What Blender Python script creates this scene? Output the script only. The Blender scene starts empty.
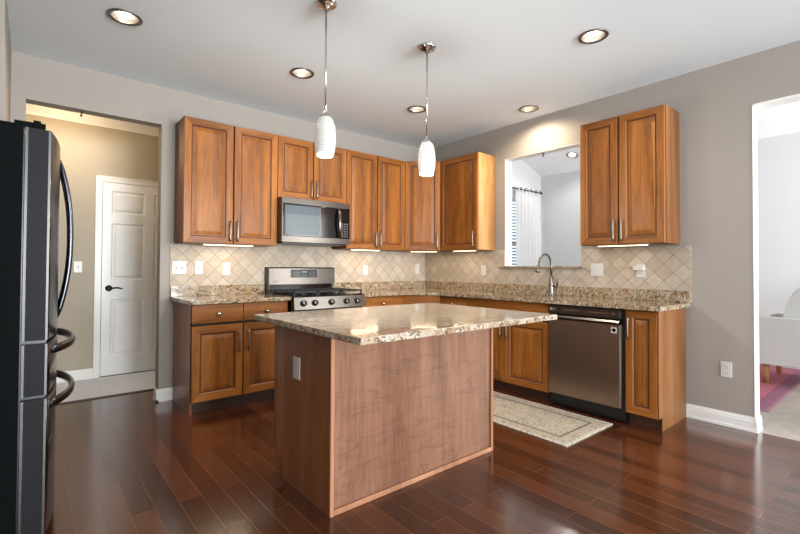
import bpy, bmesh, math, random
from mathutils import Vector, Matrix
random.seed(7)
PI = math.pi
C = bpy.context.scene.collection
S = bpy.context.scene

# ------------------------------------------------------------------ camera
CX, CY, CZ, YAW, PIT, ROLL = -4.0531, -4.3304, 1.1862, 0.6956, 0.0170, 0.0051
cd_ = bpy.data.cameras.new('camera')
cd_.sensor_width = 36.0
cd_.lens = 441.27 / 800 * 36
cd_.shift_x = 0.0
cd_.shift_y = (259.73 - 267) / 800
cd_.clip_start = 0.02
cam = bpy.data.objects.new('camera', cd_)
C.objects.link(cam)
s_, c_ = math.sin(YAW), math.cos(YAW)
cp, sp = math.cos(PIT), math.sin(PIT)
fwd = Vector((s_ * cp, c_ * cp, sp))
up0 = Vector((-s_ * sp, -c_ * sp, cp))
r0 = Vector((c_, -s_, 0))
rt = r0 * math.cos(ROLL) + up0 * math.sin(ROLL)
up = up0 * math.cos(ROLL) - r0 * math.sin(ROLL)
m4 = Matrix((rt, up, -fwd)).transposed().to_4x4()
m4.translation = (CX, CY, CZ)
cam.matrix_world = m4
S.camera = cam

# ------------------------------------------------------------------ world, exposure
S.view_settings.view_transform = 'Standard'
S.view_settings.look = 'None'
S.view_settings.gamma = 1.0
S.view_settings.use_curve_mapping = False
S.view_settings.exposure = 0.06
try:
    S.cycles.max_bounces = 10
    S.cycles.diffuse_bounces = 6
    S.cycles.glossy_bounces = 5
    S.cycles.sample_clamp_indirect = 6.0
    S.cycles.caustics_reflective = False
    S.cycles.caustics_refractive = False
except Exception:
    pass
w = bpy.data.worlds.new('sky_world')
S.world = w
w.use_nodes = True
bgn = w.node_tree.nodes['Background']
bgn.inputs[0].default_value = (0.80, 0.88, 1.0, 1)
bgn.inputs[1].default_value = 1.6

def area(name, loc, target, sx, sy, power, col=(1, 1, 1), spread=PI):
    l = bpy.data.lights.new(name, 'AREA')
    l.shape = 'RECTANGLE'
    l.size, l.size_y = sx, sy
    l.energy = power
    l.color = col
    l.spread = spread
    o = bpy.data.objects.new(name, l)
    C.objects.link(o)
    o.location = loc
    d = Vector(target) - Vector(loc)
    o.rotation_euler = d.to_track_quat('-Z', 'Y').to_euler()
    return o

# fill added as daylight from unseen windows of the breakfast end behind the camera
area('rear_window_fill', (-1.9, -12.45, 1.45), (-2.7, -2.0, 6.0), 3.4, 2.0, 640, (0.90, 0.96, 1.0), PI * .6)  # unseen; set far back and aimed up to brighten the ceiling evenly
area('left_window_fill', (-4.35, -6.0, 1.45), (0, -4.0, 2.0), 2.0, 1.7, 105, (0.90, 0.96, 1.0))  # unseen fill, added to brighten the right wall
# added fill lights for the family room's daylight; no windows stand behind them
area('family_side_fill', (3.5, -5.6, 1.6), (0.5, -2.0, 2.2), 2.8, 2.2, 75, (.97, .99, 1.0))
area('family_rear_fill', (1.9, -7.4, 1.7), (1.9, 0, 3.3), 2.8, 2.2, 150, (.97, .99, 1.0), PI * .7)

# ------------------------------------------------------------------ constants
H = 2.77
XL = -4.19
WT = 0.12
CT, CTH = 0.914, 0.033
FD = 0.556
UB, UT = 1.386, 2.463

# ------------------------------------------------------------------ materials
def nt(name):
    m = bpy.data.materials.new(name)
    m.use_nodes = True
    t = m.node_tree
    return m, t, t.nodes['Principled BSDF']

def lin(c):
    def f(x):
        x /= 255.0
        return x / 12.92 if x <= 0.04045 else ((x + 0.055) / 1.055) ** 2.4
    return (f(c[0]), f(c[1]), f(c[2]), 1)

def N(t, kind, **kw):
    n = t.nodes.new(kind)
    for k, v in kw.items():
        setattr(n, k, v)
    return n

def plain(name, rgb, rough=0.5, metal=0.0, coat=0.0, spec=0.5):
    m, t, b = nt(name)
    b.inputs['Roughness'].default_value = rough
    b.inputs['Metallic'].default_value = metal
    b.inputs['Coat Weight'].default_value = coat
    b.inputs['Specular IOR Level'].default_value = spec
    # faint surface variation
    tc = N(t, 'ShaderNodeTexCoord')
    no = N(t, 'ShaderNodeTexNoise')
    no.inputs['Scale'].default_value = 6.0
    no.inputs['Detail'].default_value = 4.0
    mx = N(t, 'ShaderNodeMix', data_type='RGBA')
    c = lin(rgb)
    mx.inputs[6].default_value = (c[0] * .96, c[1] * .96, c[2] * .96, 1)
    mx.inputs[7].default_value = (min(1, c[0] * 1.04), min(1, c[1] * 1.04), min(1, c[2] * 1.04), 1)
    t.links.new(tc.outputs['Object'], no.inputs['Vector'])
    t.links.new(no.outputs['Fac'], mx.inputs[0])
    t.links.new(mx.outputs[2], b.inputs['Base Color'])
    return m

def paint(name, rgb, bump=0.03):
    m, t, b = nt(name)
    b.inputs['Base Color'].default_value = lin(rgb)
    b.inputs['Roughness'].default_value = 0.85
    b.inputs['Specular IOR Level'].default_value = 0.25
    tc = N(t, 'ShaderNodeTexCoord')
    no = N(t, 'ShaderNodeTexNoise')
    no.inputs['Scale'].default_value = 180
    bp = N(t, 'ShaderNodeBump')
    bp.inputs['Strength'].default_value = bump
    bp.inputs['Distance'].default_value = 0.002
    t.links.new(tc.outputs['Object'], no.inputs['Vector'])
    t.links.new(no.outputs['Fac'], bp.inputs['Height'])
    t.links.new(bp.outputs['Normal'], b.inputs['Normal'])
    return m

def emit(name, rgb, strength):
    m, t, b = nt(name)
    c = lin(rgb)
    b.inputs['Base Color'].default_value = c
    b.inputs['Emission Color'].default_value = c
    b.inputs['Emission Strength'].default_value = strength
    return m

def wood(name, dark, mid, light, axis='z', rough=0.42, coat=0.05, fig=0.0, spec=.25, scale=1.0, wave=0.45, stave=.085, tone=.10):
    """straight-grained cabinet wood; grain runs along the given object axis"""
    m, t, b = nt(name)
    tc = N(t, 'ShaderNodeTexCoord')
    oi = N(t, 'ShaderNodeObjectInfo')
    mul = N(t, 'ShaderNodeVectorMath', operation='SCALE')
    mul.inputs['Scale'].default_value = 17.0
    cmb = N(t, 'ShaderNodeCombineXYZ')
    for i in range(3):
        t.links.new(oi.outputs['Random'], cmb.inputs[i])
    t.links.new(cmb.outputs[0], mul.inputs[0])
    add = N(t, 'ShaderNodeVectorMath', operation='ADD')
    t.links.new(tc.outputs['Object'], add.inputs[0])
    t.links.new(mul.outputs[0], add.inputs[1])
    mp = N(t, 'ShaderNodeMapping')
    sc = [1, 1, 1]
    sc['xyz'.index(axis)] = 0.09
    mp.inputs['Scale'].default_value = [x * scale for x in sc]
    t.links.new(add.outputs[0], mp.inputs['Vector'])
    # broad figure
    n1 = N(t, 'ShaderNodeTexNoise')
    n1.inputs['Scale'].default_value = 7
    n1.inputs['Detail'].default_value = 6
    n1.inputs['Roughness'].default_value = 0.6
    n1.inputs['Distortion'].default_value = wave
    # fine pores
    n2 = N(t, 'ShaderNodeTexNoise')
    n2.inputs['Scale'].default_value = 75
    n2.inputs['Detail'].default_value = 3
    t.links.new(mp.outputs[0], n1.inputs['Vector'])
    t.links.new(mp.outputs[0], n2.inputs['Vector'])
    mf = N(t, 'ShaderNodeMix', data_type='FLOAT')
    mf.inputs[0].default_value = 0.28
    t.links.new(n1.outputs['Fac'], mf.inputs[2])
    t.links.new(n2.outputs['Fac'], mf.inputs[3])
    # every board its own tone
    sx = N(t, 'ShaderNodeSeparateXYZ')
    t.links.new(add.outputs[0], sx.inputs[0])
    wob = N(t, 'ShaderNodeMath', operation='MULTIPLY_ADD')     # staves glued up side by side
    wob.inputs[1].default_value = 1 / stave
    t.links.new(sx.outputs['Z' if axis == 'x' else 'X'], wob.inputs[0])
    ysum = N(t, 'ShaderNodeMath', operation='MULTIPLY')
    ysum.inputs[1].default_value = 1 / stave
    t.links.new(sx.outputs['Y'], ysum.inputs[0])
    t.links.new(ysum.outputs[0], wob.inputs[2])
    fl = N(t, 'ShaderNodeMath', operation='FLOOR')
    t.links.new(wob.outputs[0], fl.inputs[0])
    wn = N(t, 'ShaderNodeTexWhiteNoise', noise_dimensions='1D')
    t.links.new(fl.outputs[0], wn.inputs['W'])
    off = N(t, 'ShaderNodeMath', operation='MULTIPLY_ADD')
    off.inputs[1].default_value = tone
    t.links.new(wn.outputs['Value'], off.inputs[0])
    t.links.new(mf.outputs[0], off.inputs[2])
    sub = N(t, 'ShaderNodeMath', operation='SUBTRACT')
    sub.inputs[1].default_value = tone / 2
    t.links.new(off.outputs[0], sub.inputs[0])
    off = sub
    r = N(t, 'ShaderNodeValToRGB')
    r.color_ramp.elements[0].position = 0.30
    r.color_ramp.elements[0].color = lin(dark)
    r.color_ramp.elements[1].position = 0.78
    r.color_ramp.elements[1].color = lin(light)
    e = r.color_ramp.elements.new(0.54)
    e.color = lin(mid)
    t.links.new(off.outputs[0], r.inputs['Fac'])
    t.links.new(r.outputs['Color'], b.inputs['Base Color'])
    if fig > 0:        # rippled cross figure of the veneer
        m2 = N(t, 'ShaderNodeMapping')
        m2.inputs['Scale'].default_value = (1.3, 1.3, 7.5)
        m2.inputs['Rotation'].default_value = (0, .16, 0)
        t.links.new(tc.outputs['Object'], m2.inputs['Vector'])
        n3 = N(t, 'ShaderNodeTexNoise')
        n3.inputs['Scale'].default_value = 1.6
        n3.inputs['Detail'].default_value = 3
        n3.inputs['Distortion'].default_value = .5
        t.links.new(m2.outputs[0], n3.inputs['Vector'])
        r3 = N(t, 'ShaderNodeValToRGB')
        el = r3.color_ramp.elements
        el[0].position, el[0].color = .30, (.93, .93, .93, 1)
        el[1].position, el[1].color = .75, (1, 1, 1, 1)
        for p_, v_ in ((.485, 1.0), (.50, .66), (.515, .9), (.58, 1.0)):
            e_ = el.new(p_)
            e_.color = (v_, v_, v_, 1)
        t.links.new(n3.outputs['Fac'], r3.inputs['Fac'])
        mm = N(t, 'ShaderNodeMix', data_type='RGBA', blend_type='MULTIPLY')
        mm.inputs[0].default_value = fig
        t.links.new(r.outputs['Color'], mm.inputs[6])
        t.links.new(r3.outputs['Color'], mm.inputs[7])
        t.links.new(mm.outputs[2], b.inputs['Base Color'])
    b.inputs['Roughness'].default_value = rough
    b.inputs['Specular IOR Level'].default_value = spec
    b.inputs['Coat Weight'].default_value = coat
    b.inputs['Coat Roughness'].default_value = 0.22
    return m

def granite(name, base, warm, dark, pale, sc=1.0, rough=0.12):
    m, t, b = nt(name)
    tc = N(t, 'ShaderNodeTexCoord')
    mp = N(t, 'ShaderNodeMapping')
    mp.inputs['Rotation'].default_value = (0.3, 0.2, 0.6)
    mp.inputs['Scale'].default_value = (sc, sc * 1.7, sc * 1.3)
    t.links.new(tc.outputs['Object'], mp.inputs['Vector'])
    def noise(s, d, r, dist=0.0):
        n = N(t, 'ShaderNodeTexNoise')
        n.inputs['Scale'].default_value = s
        n.inputs['Detail'].default_value = d
        n.inputs['Roughness'].default_value = r
        n.inputs['Distortion'].default_value = dist
        t.links.new(mp.outputs[0], n.inputs['Vector'])
        return n
    def ramp(n, p0, p1):
        r = N(t, 'ShaderNodeValToRGB')
        r.color_ramp.elements[0].position = p0
        r.color_ramp.elements[0].color = (0, 0, 0, 1)
        r.color_ramp.elements[1].position = p1
        r.color_ramp.elements[1].color = (1, 1, 1, 1)
        t.links.new(n.outputs['Fac'], r.inputs['Fac'])
        return r
    def mix(a, bcol, f):
        x = N(t, 'ShaderNodeMix', data_type='RGBA')
        if isinstance(a, tuple):
            x.inputs[6].default_value = a
        else:
            t.links.new(a, x.inputs[6])
        x.inputs[7].default_value = bcol
        t.links.new(f.outputs['Color'], x.inputs[0])
        return x.outputs[2]
    c = mix(lin(base), lin(warm), ramp(noise(9, 5, .65, .8), .42, .62))
    c = mix(c, lin(pale), ramp(noise(22, 6, .7, .4), .55, .66))
    c = mix(c, lin(dark), ramp(noise(34, 7, .72, 1.2), .52, .57))
    c = mix(c, lin((62, 50, 44)), ramp(noise(80, 4, .7), .56, .63))
    t.links.new(c, b.inputs['Base Color'])
    b.inputs['Roughness'].default_value = rough
    b.inputs['Coat Weight'].default_value = 0.3
    b.inputs['Coat Roughness'].default_value = 0.06
    return m

def tile_mat(name, plane, phase):
    """small tumbled tiles laid on the diagonal"""
    m, t, b = nt(name)
    tc = N(t, 'ShaderNodeTexCoord')
    sx = N(t, 'ShaderNodeSeparateXYZ')
    t.links.new(tc.outputs['Object'], sx.inputs[0])
    cb = N(t, 'ShaderNodeCombineXYZ')
    t.links.new(sx.outputs['X' if plane == 'xz' else 'Y'], cb.inputs[0])
    t.links.new(sx.outputs['Z'], cb.inputs[1])
    mp = N(t, 'ShaderNodeMapping')
    mp.vector_type = 'TEXTURE'
    mp.inputs['Location'].default_value = (phase[0], phase[1], 0)
    mp.inputs['Rotation'].default_value = (0, 0, PI / 4)
    t.links.new(cb.outputs[0], mp.inputs['Vector'])
    br = N(t, 'ShaderNodeTexBrick')
    br.offset = 0.0
    br.squash = 1.0
    br.inputs['Scale'].default_value = 1.0
    br.inputs['Brick Width'].default_value = 0.102
    br.inputs['Row Height'].default_value = 0.102
    br.inputs['Mortar Size'].default_value = 0.0022
    br.inputs['Mortar Smooth'].default_value = 0.3
    br.inputs['Color1'].default_value = lin((170, 156, 139))
    br.inputs['Color2'].default_value = lin((188, 175, 159))
    br.inputs['Mortar'].default_value = lin((132, 118, 102))
    t.links.new(mp.outputs[0], br.inputs['Vector'])
    no = N(t, 'ShaderNodeTexNoise')
    no.inputs['Scale'].default_value = 22
    no.inputs['Detail'].default_value = 6
    t.links.new(tc.outputs['Object'], no.inputs['Vector'])
    mx = N(t, 'ShaderNodeMix', data_type='RGBA', blend_type='MULTIPLY')
    mx.inputs[0].default_value = 0.35
    t.links.new(br.outputs['Color'], mx.inputs[6])
    r = N(t, 'ShaderNodeValToRGB')
    r.color_ramp.elements[0].position = .3
    r.color_ramp.elements[0].color = (.72, .68, .62, 1)
    r.color_ramp.elements[1].position = .65
    t.links.new(no.outputs['Fac'], r.inputs['Fac'])
    t.links.new(r.outputs['Color'], mx.inputs[7])
    t.links.new(mx.outputs[2], b.inputs['Base Color'])
    bp = N(t, 'ShaderNodeBump')
    bp.invert = True
    bp.inputs['Strength'].default_value = 0.5
    bp.inputs['Distance'].default_value = 0.003
    t.links.new(br.outputs['Fac'], bp.inputs['Height'])
    t.links.new(bp.outputs['Normal'], b.inputs['Normal'])
    b.inputs['Roughness'].default_value = 0.6
    b.inputs['Specular IOR Level'].default_value = 0.25
    return m

def plank_floor():
    m, t, b = nt('hardwood_floor')
    tc = N(t, 'ShaderNodeTexCoord')
    sx = N(t, 'ShaderNodeSeparateXYZ')
    t.links.new(tc.outputs['Object'], sx.inputs[0])
    cb = N(t, 'ShaderNodeCombineXYZ')
    t.links.new(sx.outputs['Y'], cb.inputs[0])
    t.links.new(sx.outputs['X'], cb.inputs[1])
    br = N(t, 'ShaderNodeTexBrick')
    br.offset = 0.39
    br.offset_frequency = 2
    br.squash = 1.0
    br.inputs['Scale'].default_value = 1.0
    br.inputs['Brick Width'].default_value = 0.95
    br.inputs['Row Height'].default_value = 0.105
    br.inputs['Mortar Size'].default_value = 0.0016
    br.inputs['Mortar Smooth'].default_value = 0.2
    br.inputs['Bias'].default_value = 0.0
    br.inputs['Color1'].default_value = (0, 0, 0, 1)
    br.inputs['Color2'].default_value = (1, 1, 1, 1)
    br.inputs['Mortar'].default_value = (0.5, 0.5, 0.5, 1)
    t.links.new(cb.outputs[0], br.inputs['Vector'])
    mp = N(t, 'ShaderNodeMapping')
    mp.inputs['Scale'].default_value = (14, 0.9, 1)
    t.links.new(tc.outputs['Object'], mp.inputs['Vector'])
    # shift the grain per plank
    sh = N(t, 'ShaderNodeVectorMath', operation='MULTIPLY_ADD')
    sh.inputs[1].default_value = (9, 9, 9)
    t.links.new(br.outputs['Color'], sh.inputs[0])
    t.links.new(mp.outputs[0], sh.inputs[2])
    no = N(t, 'ShaderNodeTexNoise')
    no.inputs['Scale'].default_value = 2.5
    no.inputs['Detail'].default_value = 7
    no.inputs['Roughness'].default_value = .65
    no.inputs['Distortion'].default_value = .4
    t.links.new(sh.outputs[0], no.inputs['Vector'])
    mf = N(t, 'ShaderNodeMix', data_type='FLOAT')
    mf.inputs[0].default_value = 0.45
    t.links.new(no.outputs['Fac'], mf.inputs[2])
    sepc = N(t, 'ShaderNodeSeparateColor')
    t.links.new(br.outputs['Color'], sepc.inputs[0])
    t.links.new(sepc.outputs[0], mf.inputs[3])
    r = N(t, 'ShaderNodeValToRGB')
    r.color_ramp.elements[0].position = .15
    r.color_ramp.elements[0].color = lin((48, 22, 11))
    r.color_ramp.elements[1].position = .85
    r.color_ramp.elements[1].color = lin((102, 54, 30))
    e = r.color_ramp.elements.new(.5)
    e.color = lin((72, 34, 17))
    t.links.new(mf.outputs[0], r.inputs['Fac'])
    mx = N(t, 'ShaderNodeMix', data_type='RGBA')
    mx.inputs[7].default_value = lin((120, 71, 45))  # plank joints lightened, standing for light caught on the bevels
    t.links.new(br.outputs['Fac'], mx.inputs[0])
    t.links.new(r.outputs['Color'], mx.inputs[6])
    t.links.new(mx.outputs[2], b.inputs['Base Color'])
    bp = N(t, 'ShaderNodeBump')
    bp.invert = True
    bp.inputs['Strength'].default_value = 0.35
    bp.inputs['Distance'].default_value = 0.002
    t.links.new(br.outputs['Fac'], bp.inputs['Height'])
    t.links.new(bp.outputs['Normal'], b.inputs['Normal'])
    b.inputs['Roughness'].default_value = 0.2
    b.inputs['Coat Weight'].default_value = 0.5
    b.inputs['Coat Roughness'].default_value = 0.14
    return m

def speckle(name, c1, c2, c3, scale=40, rough=.9, bump=.2):
    m, t, b = nt(name)
    tc = N(t, 'ShaderNodeTexCoord')
    n1 = N(t, 'ShaderNodeTexNoise')
    n1.inputs['Scale'].default_value = scale
    n1.inputs['Detail'].default_value = 6
    n1.inputs['Roughness'].default_value = .7
    t.links.new(tc.outputs['Object'], n1.inputs['Vector'])
    r = N(t, 'ShaderNodeValToRGB')
    r.color_ramp.elements[0].position = .34
    r.color_ramp.elements[0].color = lin(c1)
    r.color_ramp.elements[1].position = .64
    r.color_ramp.elements[1].color = lin(c3)
    e = r.color_ramp.elements.new(.48)
    e.color = lin(c2)
    t.links.new(n1.outputs['Fac'], r.inputs['Fac'])
    t.links.new(r.outputs['Color'], b.inputs['Base Color'])
    bp = N(t, 'ShaderNodeBump')
    bp.inputs['Strength'].default_value = bump
    bp.inputs['Distance'].default_value = 0.004
    t.links.new(n1.outputs['Fac'], bp.inputs['Height'])
    t.links.new(bp.outputs['Normal'], b.inputs['Normal'])
    b.inputs['Roughness'].default_value = rough
    b.inputs['Specular IOR Level'].default_value = .2
    return m

def rug_mat(name, w_, l_, field, motif, border, edge):
    """faded oriental rug: a worn field, a border band with guard lines (object coords centred on the rug)"""
    m, t, b = nt(name)
    tc = N(t, 'ShaderNodeTexCoord')
    sx = N(t, 'ShaderNodeSeparateXYZ')
    t.links.new(tc.outputs['Object'], sx.inputs[0])
    def ab(out, half):
        a = N(t, 'ShaderNodeMath', operation='ABSOLUTE')
        t.links.new(out, a.inputs[0])
        s = N(t, 'ShaderNodeMath', operation='SUBTRACT')
        s.inputs[0].default_value = half
        t.links.new(a.outputs[0], s.inputs[1])
        return s
    dx, dy = ab(sx.outputs['X'], w_ / 2), ab(sx.outputs['Y'], l_ / 2)
    mn = N(t, 'ShaderNodeMath', operation='MINIMUM')
    t.links.new(dx.outputs[0], mn.inputs[0])
    t.links.new(dy.outputs[0], mn.inputs[1])
    rb = N(t, 'ShaderNodeValToRGB')
    rb.color_ramp.interpolation = 'LINEAR'
    el = rb.color_ramp.elements
    el[0].position = 0.0
    el[0].color = lin(edge)
    el[1].position = 1.0
    el[1].color = lin(field)
    for p, c in ((0.02, edge), (0.03, border), (.105, border), (.112, motif), (.120, motif), (.127, field)):
        e = el.new(p)
        e.color = lin(c)
    t.links.new(mn.outputs[0], rb.inputs['Fac'])
    vo = N(t, 'ShaderNodeTexVoronoi')
    vo.feature = 'DISTANCE_TO_EDGE'
    vo.inputs['Scale'].default_value = 38
    vo.inputs['Randomness'].default_value = 1.0
    t.links.new(tc.outputs['Object'], vo.inputs['Vector'])
    rv = N(t, 'ShaderNodeValToRGB')
    rv.color_ramp.elements[0].position = .03
    rv.color_ramp.elements[0].color = (1, 1, 1, 1)
    rv.color_ramp.elements[1].position = .12
    rv.color_ramp.elements[1].color = (0, 0, 0, 1)
    t.links.new(vo.outputs['Distance'], rv.inputs['Fac'])
    n1 = N(t, 'ShaderNodeTexNoise')
    n1.inputs['Scale'].default_value = 48
    n1.inputs['Detail'].default_value = 8
    n1.inputs['Roughness'].default_value = .75
    t.links.new(tc.outputs['Object'], n1.inputs['Vector'])
    rn = N(t, 'ShaderNodeValToRGB')
    rn.color_ramp.elements[0].position = .44
    rn.color_ramp.elements[1].position = .58
    t.links.new(n1.outputs['Fac'], rn.inputs['Fac'])
    mm = N(t, 'ShaderNodeMath', operation='MULTIPLY')
    t.links.new(rv.outputs['Color'], mm.inputs[0])
    t.links.new(rn.outputs['Color'], mm.inputs[1])
    ma = N(t, 'ShaderNodeMath', operation='MULTIPLY_ADD')
    ma.inputs[1].default_value = 0.35
    t.links.new(rn.outputs['Color'], ma.inputs[0])
    t.links.new(mm.outputs[0], ma.inputs[2])
    mh = N(t, 'ShaderNodeMath', operation='MULTIPLY')
    mh.inputs[1].default_value = 0.62
    mh.use_clamp = True
    t.links.new(ma.outputs[0], mh.inputs[0])
    mx = N(t, 'ShaderNodeMix', data_type='RGBA')
    mx.inputs[7].default_value = lin(motif)
    t.links.new(mh.outputs[0], mx.inputs[0])
    t.links.new(rb.outputs['Color'], mx.inputs[6])
    t.links.new(mx.outputs[2], b.inputs['Base Color'])
    bp = N(t, 'ShaderNodeBump')
    bp.inputs['Strength'].default_value = .3
    bp.inputs['Distance'].default_value = .003
    t.links.new(n1.outputs['Fac'], bp.inputs['Height'])
    t.links.new(bp.outputs['Normal'], b.inputs['Normal'])
    b.inputs['Roughness'].default_value = .95
    b.inputs['Specular IOR Level'].default_value = .1
    return m

def brushed(name, rgb, rough=.3, axis='x'):
    m, t, b = nt(name)
    tc = N(t, 'ShaderNodeTexCoord')
    mp = N(t, 'ShaderNodeMapping')
    sc = [220, 220, 220]
    sc['xyz'.index(axis)] = 3
    mp.inputs['Scale'].default_value = sc
    no = N(t, 'ShaderNodeTexNoise')
    no.inputs['Scale'].default_value = 1
    no.inputs['Detail'].default_value = 3
    t.links.new(tc.outputs['Object'], mp.inputs['Vector'])
    t.links.new(mp.outputs[0], no.inputs['Vector'])
    mr = N(t, 'ShaderNodeMapRange')
    mr.inputs['To Min'].default_value = rough * .8
    mr.inputs['To Max'].default_value = rough * 1.25
    t.links.new(no.outputs['Fac'], mr.inputs['Value'])
    t.links.new(mr.outputs[0], b.inputs['Roughness'])
    b.inputs['Base Color'].default_value = lin(rgb)
    b.inputs['Metallic'].default_value = 1
    return m

M = {}
M['wall'] = paint('taupe_wall_paint', (154, 146, 138))
M['hall_wall'] = paint('beige_hall_paint', (172, 162, 146))
M['ceiling'] = paint('white_ceiling_paint', (231, 239, 243))
M['white_wall'] = paint('white_wall_paint', (220, 222, 223))
M['vault_white'] = paint('bright_white_vault_paint', (248, 249, 250))
M['trim'] = plain('white_trim_paint', (226, 224, 220), .4)
M['floor'] = plank_floor()
M['wood_v'] = wood('cherry_wood_upright', (86, 47, 15), (143, 86, 34), (180, 118, 56), 'z')
M['wood_h'] = wood('cherry_wood_crosswise', (86, 47, 15), (143, 86, 34), (180, 118, 56), 'x')
M['wood_groove'] = plain('dark_wood_in_grooves', (82, 42, 17), .4)  # grooves coloured darker than the door faces
M['wood_box'] = wood('cherry_wood_case', (78, 44, 17), (118, 70, 30), (146, 94, 46), 'z')
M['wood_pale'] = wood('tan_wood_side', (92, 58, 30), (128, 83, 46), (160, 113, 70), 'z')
M['wood_sheen'] = wood('sheen_wood_side', (146, 100, 54), (188, 138, 84), (214, 170, 114), 'z', coat=.2)  # paler wood for one end panel, whitish light sheen put into the colour
M['sapwood'] = wood('sapwood', (132, 84, 40), (172, 118, 64), (192, 140, 86), 'z')
M['wood_dark'] = wood('umber_wood_panel', (102, 68, 52), (138, 98, 76), (162, 120, 96), 'z', rough=.36, wave=.5, stave=.3, tone=.05, fig=.7, coat=.3)
M['wood_isl_side'] = wood('umber_wood_side', (108, 65, 40), (146, 92, 59), (170, 114, 77), 'z', rough=.34, wave=.9, stave=.3, tone=.06, coat=.2)
M['wood_trim'] = wood('light_wood_trim', (138, 92, 66), (174, 124, 94), (198, 150, 118), 'z')
M['toe'] = plain('dark_toe_kick_wood', (66, 40, 26), .5)
M['gap'] = plain('dark_cabinet_inside', (34, 20, 13), .7)  # near-black carcass colour, standing for the shade in the door gaps
M['granite'] = granite('gold_brown_granite', (172, 156, 132), (152, 120, 84), (66, 55, 46), (206, 197, 182))
M['granite_isl'] = granite('pale_grey_gold_granite', (186, 170, 150), (160, 130, 100), (92, 80, 70), (218, 212, 204), .75, rough=.12)
M['tile_a'] = tile_mat('travertine_tiles_facing_front', 'xz', (-2.0, 1.153))
M['tile_b'] = tile_mat('travertine_tiles_on_right_wall', 'yz', (-2.987, 1.153))
M['nickel'] = brushed('brushed_nickel', (128, 120, 111), .34, 'z')
M['handle_dark'] = plain('smoky_steel_handle', (78, 80, 86), .25, 1)
M['chrome'] = plain('polished_nickel', (205, 200, 192), .14, 1)
M['steel'] = brushed('warm_stainless_steel', (104, 98, 92), .24, 'x')
M['steel_dark'] = brushed('black_stainless_steel', (148, 132, 116), .34, 'x')
_t = M['steel_dark'].node_tree
_b = _t.nodes['Principled BSDF']
_b.inputs['Anisotropic'].default_value = .75
_tg = _t.nodes.new('ShaderNodeTangent')
_tg.direction_type, _tg.axis = 'RADIAL', 'Z'
_t.links.new(_tg.outputs[0], _b.inputs['Tangent'])
M['steel_fridge'] = brushed('black_stainless_door', (84, 81, 82), .2, 'z')
M['door_edge'] = plain('dark_grey_door_edge', (38, 37, 40), .5, 0, 0, .08)
M['bright_edge'] = plain('bright_steel_edge', (74, 73, 72), .35, 1)
M['black'] = plain('black_enamel', (14, 14, 15), .3)
M['black_side'] = plain('black_textured_side', (9, 12, 13), .7, 0, 0, .06)
M['black_glass'] = plain('black_glass', (13, 12, 12), .12, 0, .14)
M['display_glass'] = plain('display_glass', (8, 9, 10), .35, 0, .1)
M['blue_glass'] = plain('grey_glass_reflecting', (66, 76, 82), .3, 0, .2)
M['iron'] = plain('cast_iron', (26, 26, 27), .55)
M['plastic'] = plain('white_plastic', (200, 197, 192), .35)
M['plastic_slot'] = plain('grey_plastic_slot', (120, 116, 110), .5)
M['door'] = plain('white_door_paint', (232, 232, 230), .38)
M['bronze'] = plain('dark_bronze', (44, 36, 30), .35, .8)
M['hall_carpet'] = speckle('mottled_grey_carpet', (206, 210, 220), (222, 226, 236), (236, 240, 248), 70)
M['fam_floor'] = None
M['fabric'] = speckle('pale_grey_woven_fabric', (186, 186, 182), (204, 204, 200), (220, 220, 216), 160, bump=.4)
M['chair_leg'] = wood('beech_leg', (150, 100, 66), (178, 126, 88), (198, 148, 108), 'z')
M['bulb'] = emit('lit_lamp_face', (255, 244, 226), 14)
M['undercab'] = emit('warm_lit_strip', (255, 222, 172), 5)
M['marks'] = plain('light_grey_lettering', (150, 150, 148), .5)
M['lcd'] = emit('lit_display', (120, 160, 175), .35)
M['outdoor'] = plain('garden_green', (96, 130, 110), .9)

def fam_tile():
    m, t, b = nt('pale_stone_floor_tiles')
    tc = N(t, 'ShaderNodeTexCoord')
    br = N(t, 'ShaderNodeTexBrick')
    br.inputs['Scale'].default_value = 1
    br.inputs['Brick Width'].default_value = .9
    br.inputs['Row Height'].default_value = .2
    br.inputs['Mortar Size'].default_value = .003
    br.inputs['Color1'].default_value = lin((150, 139, 129))
    br.inputs['Color2'].default_value = lin((178, 168, 158))
    br.inputs['Mortar'].default_value = lin((170, 160, 150))
    mp = N(t, 'ShaderNodeMapping')
    mp.inputs['Rotation'].default_value = (0, 0, PI / 2)
    t.links.new(tc.outputs['Object'], mp.inputs['Vector'])
    t.links.new(mp.outputs[0], br.inputs['Vector'])
    no = N(t, 'ShaderNodeTexNoise')
    no.inputs['Scale'].default_value = 9
    no.inputs['Detail'].default_value = 7
    t.links.new(tc.outputs['Object'], no.inputs['Vector'])
    mx = N(t, 'ShaderNodeMix', data_type='RGBA', blend_type='MULTIPLY')
    mx.inputs[0].default_value = .5
    r = N(t, 'ShaderNodeValToRGB')
    r.color_ramp.elements[0].position = .35
    r.color_ramp.elements[0].color = (.62, .58, .54, 1)
    r.color_ramp.elements[1].position = .6
    t.links.new(no.outputs['Fac'], r.inputs['Fac'])
    t.links.new(br.outputs['Color'], mx.inputs[6])
    t.links.new(r.outputs['Color'], mx.inputs[7])
    t.links.new(mx.outputs[2], b.inputs['Base Color'])
    b.inputs['Roughness'].default_value = .3
    return m
M['fam_floor'] = fam_tile()

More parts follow.
